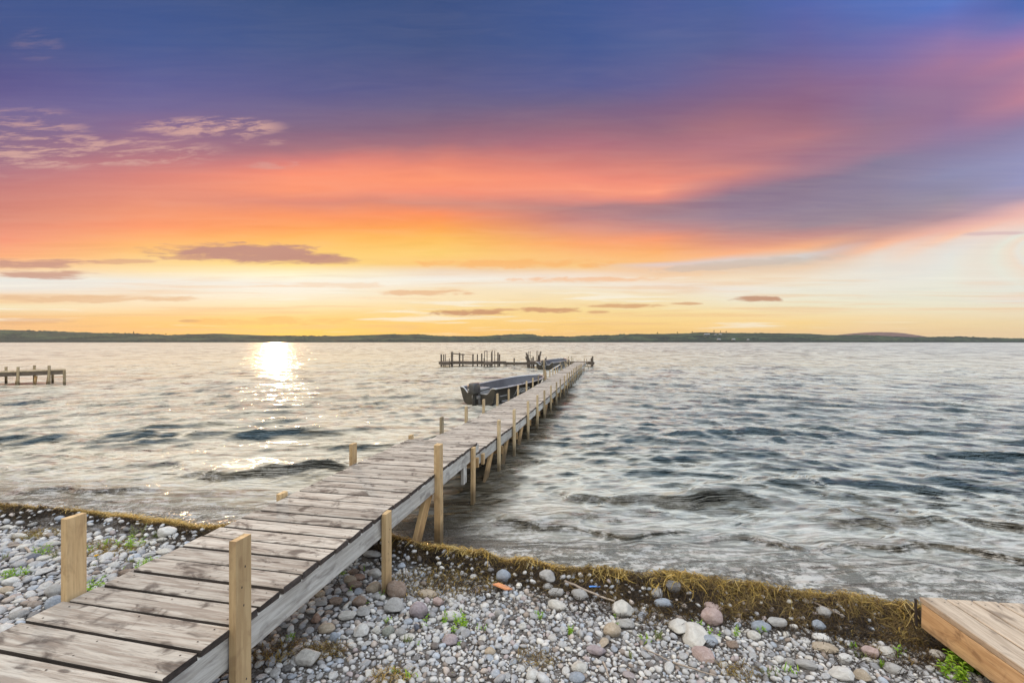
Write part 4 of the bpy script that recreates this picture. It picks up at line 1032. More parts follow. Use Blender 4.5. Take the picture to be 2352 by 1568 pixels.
ST = [
 (910,1354,50,44,'brown','round','large grey brown boulder leaning against the foot of the second post'),
 (905,1394,42,36,'grey','angular','angular grey rock in front of the boulder at the post foot'),
 (961,1402,38,41,'mauve','round','upright pinkish purple rock right of the angular grey rock'),
 (858,1350,32,24,'tan','round','rounded tan stone half hidden behind the second post'),
 (861,1317,29,22,'pale','round','pale rounded stone behind the second post near the weed'),
 (854,1276,44,14,'grey','round','long smooth grey stone under the dock edge in the seaweed'),
 (815,1343,31,19,'brown','round','egg shaped brown stone nearest the dock left of the tan stone'),
 (804,1332,27,18,'tan','round','tan stone leaning on the egg shaped brown stone'),
 (825,1327,25,17,'rust','round','reddish brown stone behind the egg shaped brown stone'),
 (812,1313,23,13,'brown','round','small dark reddish stone at the back of the brown stone heap'),
 (801,1415,41,22,'pale','angular','flat pale tan stone with a hollow top below the brown stones'),
 (834,1407,33,22,'grey','angular','wedge shaped grey stone touching the flat pale tan stone'),
 (749,1444,38,26,'tan','round','big smooth tan grey stone close to the dock side'),
 (767,1462,19,30,'blue','round','upright bluish oval stone beside the big smooth tan stone'),
 (831,1450,38,26,'white','angular','whitish blunt stone right of the bluish oval'),
 (891,1451,26,25,'green','round','grey green stone with a dark stain below the angular grey rock'),
 (920,1454,25,19,'grey','round','dome shaped grey stone right of the grey green stone'),
 (956,1438,13,22,'slate','round','small dark slate blue stone standing on edge below the purple rock'),
 (1036,1415,44,26,'white','round','white blue smooth stone with green sprouts in front'),
 (1035,1472,36,22,'mauve','angular','mauve two humped stone below the white blue stone'),
 (1008,1383,27,19,'pink','angular','pale pink rough stone above the white blue stone'),
 (981,1365,43,16,'tan','round','long low tan stone behind the pinkish purple rock'),
 (826,1382,30,23,'brown','round','stone with a brown band across it below the second post'),
 (866,1369,21,20,'grey','angular','pointed grey stone at the left of the post foot'),
 (726,1421,22,24,'rust','angular','slanting pinkish brown stone right against the dock side'),
 (774,1382,30,19,'brown','angular','knobbly dark brown stone between dock and banded stone'),
 (737,1387,28,15,'grey','angular','flat topped grey brown stone beside the dock'),
 (735,1365,21,15,'tan','round','light tan stone closest to the dock edge'),
 (866,1448,20,20,'pale','angular','squarish pale stone between the whitish and grey green stones'),
 (935,1465,35,11,'pale','round','long flat pale stone below the dome shaped grey stone'),
 (710,1515,55,37,'pale','angular','large cream stone with a mossy side near the bottom edge by the dock'),
 (660,1536,26,13,'dark','round','low dark stone left of the large cream stone'),
 (1156,1325,32,33,'blue','round','dark blue grey rock with a rusty edge at the foot of the seaweed'),
 (1259,1327,38,33,'grey','angular','mottled grey squarish rock under overhanging seaweed'),
 (1259,1351,24,16,'grey','round','smooth grey stone just below the mottled squarish rock'),
 (1280,1363,38,21,'grey','angular','grey stone with a notched edge below the smooth grey stone'),
 (1331,1368,38,24,'grey','round','grey stone lying against the pale stick'),
 (1279,1391,42,25,'pale','round','flat whitish oval stone below the notched grey stone'),
 (1429,1398,50,46,'pale','angular','big angular pale block at the end of the stick'),
 (1509,1367,28,25,'grey','round','rounded grey stone left of the dark rock in the seaweed'),
 (1546,1355,35,31,'dark','angular','dark mottled rock buried in the seaweed bank'),
 (1525,1389,46,23,'blue','round','blue grey oval stone below the seaweed bank'),
 (1635,1418,52,42,'pink','round','big pinkish rounded rock beside the seaweed bank'),
 (1638,1399,40,18,'pink','round','flat pinkish rock behind the big pinkish rock'),
 (1563,1438,50,46,'pale','slab','left half of the pale heart shaped slab'),
 (1594,1458,58,62,'pale','slab','pointed right half of the pale heart shaped slab'),
 (1407,1449,38,31,'tan','round','tan pink dome of rock below the big angular block'),
 (1438,1433,40,24,'grey','angular','ridged grey stone between the block and the tan dome'),
 (1615,1504,44,38,'pink','slab','pinkish slab lying below the heart shaped slab'),
 (1629,1474,35,25,'blue','round','bluish dark stone right of the heart shaped slab'),
 (1372,1497,46,22,'mauve','angular','long mauve stone below the tan dome'),
 (1385,1475,22,26,'tan','slab','narrow tan flake of stone standing above the mauve stone'),
 (1201,1438,18,21,'white','angular','small squared white stone on open gravel'),
 (1113,1392,20,14,'white','round','small bright oval pebble below the orange tile fragment'),
 (1331,1535,38,25,'pale','round','pale rounded stone near the bottom edge below the mauve stone'),
 (1223,1553,30,22,'white','round','white stone touching the bottom edge left of the pale rounded one'),
 (1325,1559,34,22,'blue','round','bluish stone touching the bottom edge'),
 (1683,1481,25,20,'brown','angular','brownish stone right of the bluish dark stone'),
 (1126,1498,24,19,'tan','round','tan stone on open gravel far left of the mauve stone'),
 (1147,1409,22,19,'grey','round','grey stone right of the white blue smooth stone'),
 (1786,1434,45,25,'grey','angular','grey wedge stone beside the seaweed on the right'),
 (1747,1442,48,24,'blue','round','long pale blue stone overlapping the grey wedge stone'),
 (1892,1411,30,27,'grey','round','grey stone with a dark stripe resting high in the seaweed'),
 (1879,1438,30,30,'blue','angular','pale blue blocky stone below the stone with the dark stripe'),
 (1888,1467,36,17,'white','round','flat white stone below the pale blue blocky stone'),
 (2002,1500,36,28,'pink','angular','sharp pink stone on the gravel left of the platform'),
 (2037,1499,44,24,'pale','slab','pale slab just right of the sharp pink stone'),
 (1939,1513,35,21,'white','round','white lens shaped stone left of the sharp pink stone'),
 (1895,1491,50,18,'tan','round','long tan stone above the white lens shaped stone'),
 (1935,1551,50,28,'white','angular','cracked white stone at the bottom edge'),
 (1852,1528,43,20,'grey','round','low grey stone left of the cracked white stone'),
 (1978,1554,33,23,'tan','angular','cream block right of the cracked white stone'),
 (2053,1538,42,22,'grey','slab','flat grey slab at the bottom right of the gravel'),
 (1731,1461,30,20,'pale','round','pale stone left under the long pale blue stone'),
 (1791,1516,22,19,'white','round','round white stone standing alone on the right gravel'),
 (1813,1522,19,23,'grey','round','tall grey pebble beside the round white stone'),
 (2155,1507,32,22,'pale','round','pale stone with a brown band close to the platform'),
 (383,1224,46,26,'white','round','pale oval stone lying on the seaweed left of the dock'),
 (119,1249,33,17,'pale','round','pale flat stone left of the first tall post'),
 (320,1251,35,13,'pale','round','long pale stone amid the weeds left of the dock'),
 (127,1358,34,34,'grey','round','large grey stone half behind the first left post'),
 (124,1386,36,34,'blue','round','large blue grey stone leaning at the base of the first left post'),
 (26,1337,29,20,'white','round','white stone under the green plant at the left edge'),
 (12,1356,28,19,'tan','round','tan stone at the left edge below the green plant'),
 (78,1280,31,16,'slate','angular','half moon slate stone left of the first tall post'),
 (101,1282,29,15,'pale','round','pale stone touching the half moon slate stone'),
 (138,1194,20,14,'blue','round','bluish stone at the seaweed foot beside the tall post top'),
 (75,1206,18,10,'grey','round','small grey stone under the left seaweed bank'),
 (15,1212,23,12,'pale','round','pale stone at the left edge under the seaweed'),
 (46,1235,40,9,'pale','slab','long thin pale stone near the left edge'),
 (292,1314,31,17,'brown','round','brown stone beside the weeds at the dock side'),
 (262,1332,28,15,'grey','round','grey stone left of the brown stone at the dock side'),
 (378,1268,34,17,'pale','round','pale stone close to the dock left side below the seaweed'),
 (43,1413,34,22,'grey','round','smooth grey stone low at the left edge'),
 (372,1240,22,10,'pale','round','thin pale pebble under the seaweed end left of the dock'),
]
LAND = []; occupied = []
def add_stone(x, y, rx_, ry_, rz_, col, kind, label, group=None, rot=None, idx=None, sink=0.35, tilt=0.2):
    ms_ = RM[kind]; me = ms_[(idx if idx is not None else random.randrange(100)) % len(ms_)]
    o = bpy.data.objects.new('stone', me); COL.objects.link(o)
    o.scale = (rx_, ry_, rz_); o.location = (x, y, gz(x, y) + rz_ * (1 - sink * 2) )
    o.rotation_euler = (random.uniform(-tilt, tilt), random.uniform(-tilt, tilt), rot if rot is not None else random.uniform(-0.5, 0.5))
    j = random.uniform(0.9, 1.1); o.color = tuple(min(1, v * j) for v in col[:3]) + (1.0,)
    tag(o, label, 'stone', group); return o
for i, (px, py, w, h, cn, kd, lab) in enumerate(ST):
    x, y, z = hit(px, py + h * 0.40)
    sc = y / F; rx_ = w * sc / 2 * 1.12
    hh = h * sc
    rz_ = max(0.25 * rx_, min(hh * 0.5, rx_ * 1.3)); ry_ = rx_ * (0.8 if h > 0.6 * w else 0.62)
    if kd == 'slab': rz_ = rx_ * 0.42; ry_ = hh * 0.8
    y2 = y + ry_ * 0.6
    add_stone(x * y2 / y, y2, rx_, ry_, rz_, srgb(*CO[cn]), kd, lab, None, None, i * 7 + 3, 0.22, 0.15)
    LAND.append((x * y2 / y, y2, lab)); occupied.append((x * y2 / y, y2, max(rx_, ry_) * 0.95))

# ------------------------------------------------------------------ pebbles by dart throwing
cell = 0.05; hashg = {}
def fits(x, y, r, fac):
    ci, cj = int(math.floor(x / cell)), int(math.floor(y / cell)); k_ = int(math.ceil((r + 0.07) / cell))
    for a in range(ci - k_, ci + k_ + 1):
        for b_ in range(cj - k_, cj + k_ + 1):
            for (u, v, q) in hashg.get((a, b_), ()):
                if (u - x) ** 2 + (v - y) ** 2 < ((q + r) * fac) ** 2: return False
    return True
def put(x, y, r): hashg.setdefault((int(math.floor(x / cell)), int(math.floor(y / cell))), []).append((x, y, r))
for (x, y, r) in occupied:
    k_ = max(1, int(r / 0.03))
    for a in range(-k_, k_ + 1):
        for b_ in range(-k_, k_ + 1):
            if (a * a + b_ * b_) * 0.0009 <= (r * .8) ** 2: put(x + a * .03, y + b_ * .03, 0.02)
    
def visible(x, y): return y > 0.5 and (abs(x / y) < 1.3 or x > 3.9)
palette = [((208, 206, 202), 9), ((188, 188, 188), 9), ((166, 166, 168), 6), ((218, 214, 205), 3), ((172, 180, 190), 3), ((190, 176, 164), 2), ((150, 134, 120), 1.2), ((176, 162, 160), 1.3), ((112, 110, 110), 1.5), ((96, 86, 80), 0.8)]
pc_, pw_ = zip(*palette); pw_ = np.array(pw_) / sum(pw_)
peb = []
def throw(nt, rlo, rhi, region, fac, power=2.0):
    for _ in range(nt):
        x = random.uniform(region[0], region[1]); y = random.uniform(region[2], region[3])
        if not visible(x, y): continue
        if 3.4 < x + y * 0.3 and x < 3.95: continue
        r = rlo + (rhi - rlo) * random.random() ** power
        d = float(np.interp(x, SHX, SHY)) - y
        if d < 0.34 and r > 0.028: continue
        if d < -1.35: continue
        if -0.05 < d < 0.12 and random.random() < 0.8: continue
        if 0.12 <= d < 0.40 and (r < 0.012 or random.random() < 0.8): continue
        if 0.40 <= d < 0.60 and random.random() < 0.35: continue
        pp = Vector((x, y, 0)); p = pp.dot(VP)
        if PL + 0.1 < p < PR - 0.15 and y < 3.5 and r < 0.02: continue
        if fits(x, y, r, fac): put(x, y, r); peb.append((x, y, r))
throw(1500, 0.030, 0.055, (-6.6, -2.0, 1.9, 5.1), 0.92)
throw(16000, 0.017, 0.036, (-6.6, -1.9, 1.7, 5.6), 0.80, 1.3)
throw(420, 0.020, 0.036, (-2.0, 3.2, 1.9, 4.0), 0.95)
throw(1200, 0.018, 0.034, (-2.0, -0.5, 1.9, 3.9), 0.90)
throw(24000, 0.012, 0.026, (-2.2, 3.3, 1.85, 4.1), 0.82, 1.5)
throw(26000, 0.010, 0.016, (-6.6, -1.9, 1.7, 5.5), 0.82)
throw(34000, 0.0055, 0.0105, (-2.0, 3.2, 1.85, 3.6), 0.85)
throw(6000, 0.011, 0.026, (3.9, 6.2, 1.2, 3.3), 0.82, 1.4)
peb.sort(key=lambda q: -q[2] / max(q[1], 1) )
NBIG = 300 - len(ST)
def words(col):
    r, g, b_ = col
    if r < 120: return 'dark'
    if r - b_ > 25: return 'tan'
    if b_ - r > 12: return 'bluish'
    if r > 212: return 'creamy white'
    if r - b_ > 12: return 'pinkish'
    return 'pale grey' if r > 190 else 'mid grey'
def inview(x, y):
    z = gz(x, y); px = CX + x / y * F; py = HY + (CAMZ - z) / y * F
    if not (5 < px < 2347 and py < 1562): return False
    # behind the deck?
    t = (CAMZ - 0.69) / (CAMZ - z); p = Vector((x * t, y * t, 0)).dot(VP)
    return not (PL - 0.02 < p < PR + 0.02)
usedlab = set()
big = []
for q in peb:
    if len(big) >= NBIG: break
    if inview(q[0], q[1]) and float(np.interp(q[0], SHX, SHY)) - q[1] > 0.25: big.append(q)
bigset = set(big)
for (x, y, r) in big:
    colr = pc_[rng.choice(len(pc_), p=pw_)]
    ar = random.uniform(0.62, 0.95)
    shp = random.choice(['round', 'round', 'round', 'angular'])
    near = sorted(LAND, key=lambda L_: (L_[0] - x) ** 2 + (L_[1] - y) ** 2)
    word = {'round': 'oval' if ar < .78 else 'rounded', 'angular': 'blunt edged'}[shp]
    lab = None
    for L_ in near[:6]:
        ddx, ddy = x - L_[0], y - L_[1]
        dist_ = math.hypot(ddx, ddy)
        rel = ('right of' if ddx > 0 else 'left of') if abs(ddx) > abs(ddy) else ('behind' if ddy > 0 else 'in front of')
        how = 'touching distance ' if dist_ < 0.12 else ('' if dist_ < 0.3 else 'well ')
        short = L_[2].split(' with ')[0].split(' lying ')[0].split(' leaning ')[0]
        short = ' '.join(short.split()[:9])
        cand = f"{words(colr)} {word} pebble {how}{rel} the {short}"
        if cand not in usedlab and len(cand.split()) <= 16: lab = cand; break
    if lab is None:
        rel2 = 'small' if r < .03 else 'plump'
        lab = cand.replace(words(colr), rel2 + ' ' + words(colr), 1)
        lab = ' '.join(lab.split()[:16])
    usedlab.add(lab)
    grp = 'loose stones on the beach'
    o_ = add_stone(x, y, r * 1.12, r * 1.12 * ar, r * random.uniform(0.42, 0.62), srgb(*colr), shp, lab, grp, random.uniform(0, 3.14), None, 0.25, 0.3)
    o_.name = 'pebble'; o_['category'] = 'pebble'
# all the others as one object
IV, IF = ico(2)
var = []
for i in range(14):
    off = Vector(rng.uniform(0, 50, 3)); o_ = []
    pl = [(Vector(rng.normal(size=3)).normalized(), rng.uniform(0.6, 0.9)) for _ in range(5)]
    for p in IV:
        v = Vector(p); v = v * (1 + 0.25 * mnoise.noise(v * 0.9 + off))
        if i % 2:
            for pn, dd in pl:
                e = v.dot(pn) - dd
                if e > 0: v = v - pn * e * 0.85
        o_.append(v[:])
    var.append(np.array(o_))
rest = [q for q in peb if q not in bigset]
PV, PF, PC = [], [], []; base = 0
px_ = np.array([q[0] for q in rest]); py_ = np.array([q[1] for q in rest]); pz_ = ground(px_, py_); dd_ = np.interp(px_, SHX, SHY) - py_; pz_ = pz_ + 0.022 * np.clip(1 - np.abs(dd_ - 0.27) / 0.2, 0, 1)
cols_ = rng.choice(len(pc_), size=len(rest), p=pw_)
for i, (x, y, r) in enumerate(rest):
    v = var[rng.integers(14)]
    s_ = np.array([r * 1.15, r * rng.uniform(0.65, 1.0) * 1.1, r * rng.uniform(0.42, 0.75)])
    a = rng.uniform(0, 6.28); tx_, ty_ = rng.normal(0, 0.3, 2)
    Rm = np.array(Matrix.Rotation(a, 3, 'Z') @ Matrix.Rotation(tx_, 3, 'X') @ Matrix.Rotation(ty_, 3, 'Y'))
    P = (v * s_) @ Rm.T + np.array([x, y, pz_[i] + s_[2] * rng.uniform(0.3, 0.75)])
    PV.append(P); PF.append(IF + base); base += len(v)
    c_ = np.array(srgb(*pc_[cols_[i]])[:3]) * rng.uniform(0.8, 1.15)
    PC.append(np.tile(np.append(c_, 1.0), (len(v), 1)))
po = np_mesh('gravel', np.concatenate(PV), np.concatenate(PF), 'pebble_rock', True, {'pc': ('FLOAT_COLOR', np.concatenate(PC))})
tag(po, 'dense bed of small grey and white beach pebbles', 'gravel', kind='stuff')
print('pebbles', len(peb), 'verts', base)

# ------------------------------------------------------------------ seaweed bank
def strand_mesh(name, N, sampler, label, seed=3):
    r_ = np.random.default_rng(seed); K = 6
    x, y, zs, L, w, tone, an = sampler(r_, N); N = len(x)
    VV = np.zeros((N, K, 2, 3)); RN = np.repeat(tone, K * 2)
    curl = r_.normal(0, 0.38, N); arch = r_.uniform(0.0, 0.03, N); p = np.stack([x, y], 1)
    for j in range(K):
        q = j / (K - 1); side = np.stack([-np.sin(an), np.cos(an), r_.normal(0, 0.5, N)], 1); side /= np.linalg.norm(side, axis=1)[:, None]
        ww = (w * (1 - 0.6 * q))[:, None]; P3 = np.concatenate([p, (zs + arch * math.sin(q * math.pi) + r_.normal(0, 0.003, N))[:, None]], 1)
        VV[:, j, 0] = P3 + side * ww; VV[:, j, 1] = P3 - side * ww
        an = an + curl * r_.uniform(0.3, 1.6, N); p = p + np.stack([np.cos(an), np.sin(an)], 1) * (L / (K - 1))[:, None]
    flat = VV.reshape(-1, 3)
    flat[:, 2] += ground(flat[:, 0], flat[:, 1])
    idx = np.arange(N)[:, None] * (K * 2) + np.arange(K - 1)[None, :] * 2
    idx = idx.ravel(); Fc = np.stack([idx, idx + 1, idx + 3, idx + 2], 1)
    o = np_mesh(name, flat, Fc, 'seaweed', False, {'rnd': ('FLOAT', RN)})
    tag(o, label, 'seaweed', kind='stuff'); return o
def weed_width(x): return 0.20 + 0.22 * vnoise(x, x * 0, 1.6, 41) + 0.14 * np.clip((x - 0.9) / 0.6, 0, 1) - 0.08 * (x < -3.3)
def samp(r_, N):
    x = r_.uniform(-6.9, 3.1, N); x = np.where(r_.random(N) < 0.12, r_.uniform(3.9, 6.2, N), x); wide = weed_width(x); d = r_.uniform(-0.06, 1, N) * wide
    far_ = r_.random(N) < 0.20; d = np.where(far_, d * 1.9, d)
    y = np.interp(x, SHX, SHY) - d / 0.955; front = d / wide
    clump = 0.5 * vnoise(x, y, 5.0, 48) + 0.5 * vnoise(x, y, 13.0, 54)
    tone = np.interp(front, [0, 0.3, 0.5, 1.0, 2], [0.72, 0.66, 0.34, 0.20, 0.15]) + 1.3 * (clump - 0.5) * np.interp(front, [0, .5, 1], [1, 0.8, 0.5]) + r_.normal(0, 0.13, N)  # backlit gold edge and dark shaded front painted into strand tone
    tone += np.where(x < 0.3, 0.15, 0.0) * (front < 0.45)  # extra gold on the left, coloured as if sunlit
    tone = np.clip(tone, 0.02, 1)
    tone = np.where(front > 1, tone * 0.6, tone)
    keep = ~((front > 1) & (vnoise(x, y, 6.0, 49) < 0.5))
    z = r_.uniform(-0.004, 0.060, N) * np.where(front < 0.6, 1.0, 0.35) * (0.5 + clump)
    o_ = (x, y, z, r_.uniform(0.04, 0.15, N), r_.uniform(0.0010, 0.0028, N), tone, r_.normal(0, 0.7, N) + np.where(r_.random(N) < .5, math.pi, 0))
    return tuple(q[keep] for q in o_)
strand_mesh('seaweed', 90000, samp, 'tangled bank of brown and golden dried seaweed heaped along the waterline')
def samp_top(r_, N):
    x = r_.uniform(-6.9, 3.1, N); d = r_.uniform(-0.05, 0.55, N) * weed_width(x); y = np.interp(x, SHX, SHY) - d / 0.955
    keep = (vnoise(x, y, 4.0, 57) > 0.42)
    tone = np.clip(r_.uniform(0.55, 1.0, N) + 0.1 * (x < 0.3), 0, 1)  # gold tones stand in for sunlit highlights
    o_ = (x, y, r_.uniform(0.03, 0.075, N), r_.uniform(0.06, 0.17, N), r_.uniform(0.0022, 0.0040, N), tone, r_.normal(0, 0.8, N) + np.where(r_.random(N) < .5, math.pi, 0))
    return tuple(q[keep] for q in o_)
strand_mesh('seaweed_gold_highlight', 9000, samp_top, 'pale golden seaweed strands coloured as sunlit highlights on top of the bank', 9)
# mat under the strands, darker towards the front
mx = np.linspace(-6.9, 3.1, 900); rows = 26; MV = []; TN = []
for j in range(rows):
    f = j / (rows - 1); wide = weed_width(mx)
    yy = np.interp(mx, SHX, SHY) + 0.02 - (wide * f * 0.75 + 0.10 * (vnoise(mx, mx * 0, 9, 44) - .5) * f) / 0.955
    zz_ = ground(mx, yy) + 0.016 * math.sin(math.pi * f) ** 0.5 * (0.3 + vnoise(mx, yy, 14, 43) + 1.2 * vnoise(mx, yy, 5, 50)) + 0.008 * vnoise(mx, yy, 60, 45) - (0.02 if j in (0, rows - 1) else 0)
    MV.append(np.stack([mx, yy, zz_], 1)); TN.append(np.clip(0.0 + 0.75 * vnoise(mx, yy, 26, 46) * max(0, 1 - f * 2.2) + 0.16 * vnoise(mx, yy, 90, 47), 0, 1))
matted = np_mesh('seaweed_mat', np.concatenate(MV), grid_faces(rows, len(mx)), 'seaweed', True, {'rnd': ('FLOAT', np.concatenate(TN))})
tag(matted, 'dark layer of seaweed under the golden strands', 'seaweed', kind='stuff')
def samp2(cx, cy, rad, lo, hi2):
    def f(r_, N):
        a = r_.uniform(0, 6.28, N); q = rad * r_.random(N) ** 0.6
        return cx + np.cos(a) * q * 1.5, cy + np.sin(a) * q, r_.uniform(0.004, 0.022, N), r_.uniform(0.03, 0.10, N), r_.uniform(0.001, 0.0026, N), r_.uniform(lo, hi2, N), r_.uniform(0, 6.28, N)
    return f
for i, (px, py, rad, N_, lo, hi2, lab) in enumerate([
    (745,1500,0.08,260,0.2,0.7,'brown scrap of dried weed above the large cream stone'), (640,1500,0.12,260,0.2,0.75,'dry reddish weed litter among pebbles beside the dock'),
    (240,1262,0.22,700,0.35,0.8,'dull tangle of dry weed left of the dock'), (80,1232,0.14,300,0.4,0.8,'small dry weed tuft near the left edge'),
    (1500,1408,0.18,450,0.1,0.6,'thin dark weed litter below the blue grey oval stone'), (1020,1340,0.30,1200,0.1,0.85,'loose weed scatter behind the second post'),
    (2080,1480,0.30,1400,0.05,0.6,'dark stringy weed spread beside the platform'), (1230,1520,0.08,90,0.3,0.7,'pinch of dry weed on the open gravel'),
    (900,1558,0.07,110,0.3,0.9,'yellowish dry weed at the bottom edge'), (1700,1545,0.08,100,0.3,0.7,'faint dry weed at the bottom right gravel')]):
    x, y, z = hit(px, py); strand_mesh('seaweed_scrap', N_, samp2(x, y, rad, lo, hi2), lab, 60 + i)

# ------------------------------------------------------------------ plants
def leaf(mb, base, d, L, w, droop=0.4, rnd=None):
    d = Vector(d).normalized(); side = d.cross(Vector((0, 0, 1)))
    if side.length < .1: side = Vector((1, 0, 0))
    side.normalize(); V = []; K = 6
    for i in range(K):
        q = i / (K - 1); p = Vector(base) + d * L * q + Vector((0, 0, -droop * L * q * q)); ww = w * math.sin(math.pi * (0.06 + 0.92 * q) ** 0.8) 
        V += [p - side * ww + Vector((0, 0, ww * .35)), p - Vector((0, 0, 0)), p + side * ww + Vector((0, 0, ww * .35))]
    Fc = []
    for i in range(K - 1):
        for j in range(2): Fc.append((i * 3 + j, i * 3 + j + 1, (i + 1) * 3 + j + 1, (i + 1) * 3 + j))
    mb.add(V, Fc, rnd=rnd)
def plant(px, py, h, style, label, group=None):
    x, y, z = hit(px, py); t = empty('weed_plant', (x, y, z)); tag(t, label, 'weed', group)
    m_ = 'leaf' if style != 'dull' else 'leaf_dull'
    stems = {'spiky': 5, 'round': 4, 'sprout': 1, 'dull': 7, 'fern': 6, 'grass': 10}[style]
    sb = MB(); lb = MB()
    for s_ in range(stems):
        an = random.uniform(0, 6.28); out = random.uniform(0.1, 0.6); hh = h * random.uniform(0.6, 1.0)
        bx, by = random.gauss(0, h * .3), random.gauss(0, h * .22)
        tip = Vector((bx + math.cos(an) * out * hh, by + math.sin(an) * out * hh, hh))
        if style == 'grass':
            leaf(lb, (bx, by, 0), (math.cos(an) * .5, math.sin(an) * .5, 1), hh * 1.3, 0.0035, 0.3); continue
        b0 = Vector((bx, by, -0.01)); sb.tube([b0, b0.lerp(tip, .5) + Vector((0, 0, hh * .1)), tip], [.0022, .0018, .001], 5)
        nl_ = {'spiky': 9, 'round': 5, 'sprout': 6, 'dull': 10, 'fern': 14}[style]
        for i in range(nl_):
            q = 0.2 + 0.8 * i / nl_; bp = b0.lerp(tip, q); a2 = i * 2.4 + an
            up_ = random.uniform(0.15, 0.8)
            Lf = h * {'spiky': .42, 'round': .24, 'sprout': .42, 'dull': .24, 'fern': .34}[style] * random.uniform(.7, 1.15) * (1.15 - .5 * q)
            leaf(lb, bp, (math.cos(a2), math.sin(a2), up_), Lf, Lf * {'spiky': .15, 'round': .42, 'sprout': .2, 'dull': .2, 'fern': .2}[style], random.uniform(.2, .6))
    if style != 'grass': sb.build('stem', m_, t)
    lb.build('leaves', m_, t, True)
    return t
G_ = 'weeds sprouting through the pebbles'
PLN = [
 (90,1276,.10,'spiky','bright green clump above the half moon slate stone'), (120,1284,.08,'dull','olive weed right of the bright clump by the first post'),
 (22,1330,.10,'spiky','bushy green plant over the white stone at the left edge'), (45,1322,.09,'spiky','green leafy plant just right of the left edge plant'), (62,1318,.08,'sprout','upright green sprig right of the leafy plant pair'),
 (10,1287,.06,'dull','small olive weed at the left edge'), (216,1368,.14,'spiky','tall green plant growing right of the first left post'),
 (212,1268,.11,'round','yellow green leafy weed right behind the first left post'), (240,1252,.05,'fern','low bright green tuft right of the first left post'),
 (292,1258,.14,'spiky','pale green leafy plant beside the long pale stone'), (318,1232,.13,'dull','dusty green upright weed at the seaweed foot'), (356,1232,.08,'dull','small dull weed left of the pale oval stone'),
 (300,1292,.05,'dull','low olive weed patch above the brown stone'), (330,1308,.09,'fern','bright fern like weed beside the dock'), (352,1298,.08,'fern','leafy green weed pressed against the dock side'),
 (278,1310,.05,'sprout','tiny green sprig above the grey stone at the dock side'), (215,1302,.03,'dull','tiny weed below the dandelion'), (70,1240,.06,'dull','dry olive tuft near the driftwood'),
 (798,1362,.06,'sprout','small yellow green sprout in front of the brown stone heap'), (782,1318,.07,'spiky','weed growing right under the dock side'), (838,1308,.05,'sprout','small sprout in the weed behind the brown stones'),
 (880,1371,.05,'round','small green sprout at the very foot of the second post'), (844,1385,.05,'sprout','little sprout beside the banded stone'), (893,1428,.04,'grass','short grass tuft between the grey rock and grey green stone'),
 (665,1470,.05,'spiky','pale green weed beside the big smooth tan stone'), (984,1425,.07,'sprout','slim green sprout right of the purple rock'),
 (1022,1428,.08,'round','yellow green round leaved sprout in front of the white blue stone'), (1066,1438,.09,'fern','feathery yellow green weed right of the white blue stone'), (1053,1412,.05,'round','pair of green leaves at the right of the white blue stone'), (975,1441,.04,'round','tiny round leaf sprout right of the slate blue stone'),
 (935,1477,.05,'dull','olive weed below the long flat pale stone'), (970,1484,.04,'sprout','single bright leaf sprout left of the mauve two humped stone'), (1052,1484,.05,'sprout','upright dark green leaf right of the mauve two humped stone'),
 (1241,1417,.05,'fern','bright green tuft alone on the middle gravel'), (1107,1448,.05,'round','little yellow green sprout left of the squared white stone'), (1312,1455,.05,'fern','green tuft left of the tan pink dome'), (1408,1415,.06,'sprout','dark green leaf in front of the big angular block'),
 (1425,1445,.05,'sprout','thin green leaf between the tan dome and the ridged stone'), (1478,1386,.03,'round','tiny leaf pair near the big angular block'), (1515,1468,.07,'dull','pale dull rosette left of the heart shaped slab'), (1480,1475,.06,'grass','dry grass rosette left of the dull rosette'),
 (1606,1444,.07,'round','yellow green leaves at the right corner of the heart shaped slab'), (1635,1458,.07,'round','yellow green sprout below the big pinkish rock'), (1696,1461,.07,'round','round leaved sprout left of the long pale blue stone'), (1751,1456,.07,'round','bright leaf pair in front of the long pale blue stone'),
 (1449,1510,.05,'dull','small weed beside the twig'), (940,1562,.07,'grass','yellow green grass blades at the bottom edge'), (908,1545,.04,'grass','short grass left at the bottom edge'), (1040,1552,.03,'sprout','green serrated leaf standing at the bottom edge'),
 (1960,1490,.05,'round','little round leaved sprout left of the sharp pink stone'), (2056,1510,.09,'sprout','tall bright leaf plant beside the pale slab'), (2070,1503,.05,'round','small yellow green leaf right of the tall bright leaf plant'), (1982,1515,.05,'dull','small weed below the sharp pink stone'), (2030,1531,.04,'fern','bright green star tuft on the flat grey slab'),
 (1814,1545,.06,'grass','grass blades left of the cracked white stone'), (1762,1552,.06,'dull','yellowish weed at the bottom right gravel'),
 (2215,1540,.14,'fern','ferny plant growing against the platform side'), (2258,1545,.14,'fern','ferny plant farthest right against the platform'), (2200,1562,.12,'fern','ferny plant nearest the bottom beside the platform'), (2242,1535,.10,'spiky','spiky leaves between the ferny plants at the platform'),
]
for (px, py, h, stl, lab) in PLN: plant(px, py, h, stl, lab, G_)
# dandelion
x, y, z = hit(221, 1289); t = empty('dandelion', (x, y, z)); tag(t, 'single yellow dandelion flower among pebbles right of the first left post', 'flower')
mb = MB(); mb.tube([(0, 0, -.005), (0.004, 0, .03), (0, 0, .05)], .0015, 5); mb.build('stem', 'leaf', t)
mb = MB()
for i in range(46):
    a = i * 2.4; q = (i / 46) ** .5
    leaf(mb, (0, 0, .05), (math.cos(a), math.sin(a), 1.2 * (1 - q) + .1), .008 + .012 * q, .0028, .1)
mb.build('petals', 'petal', t)

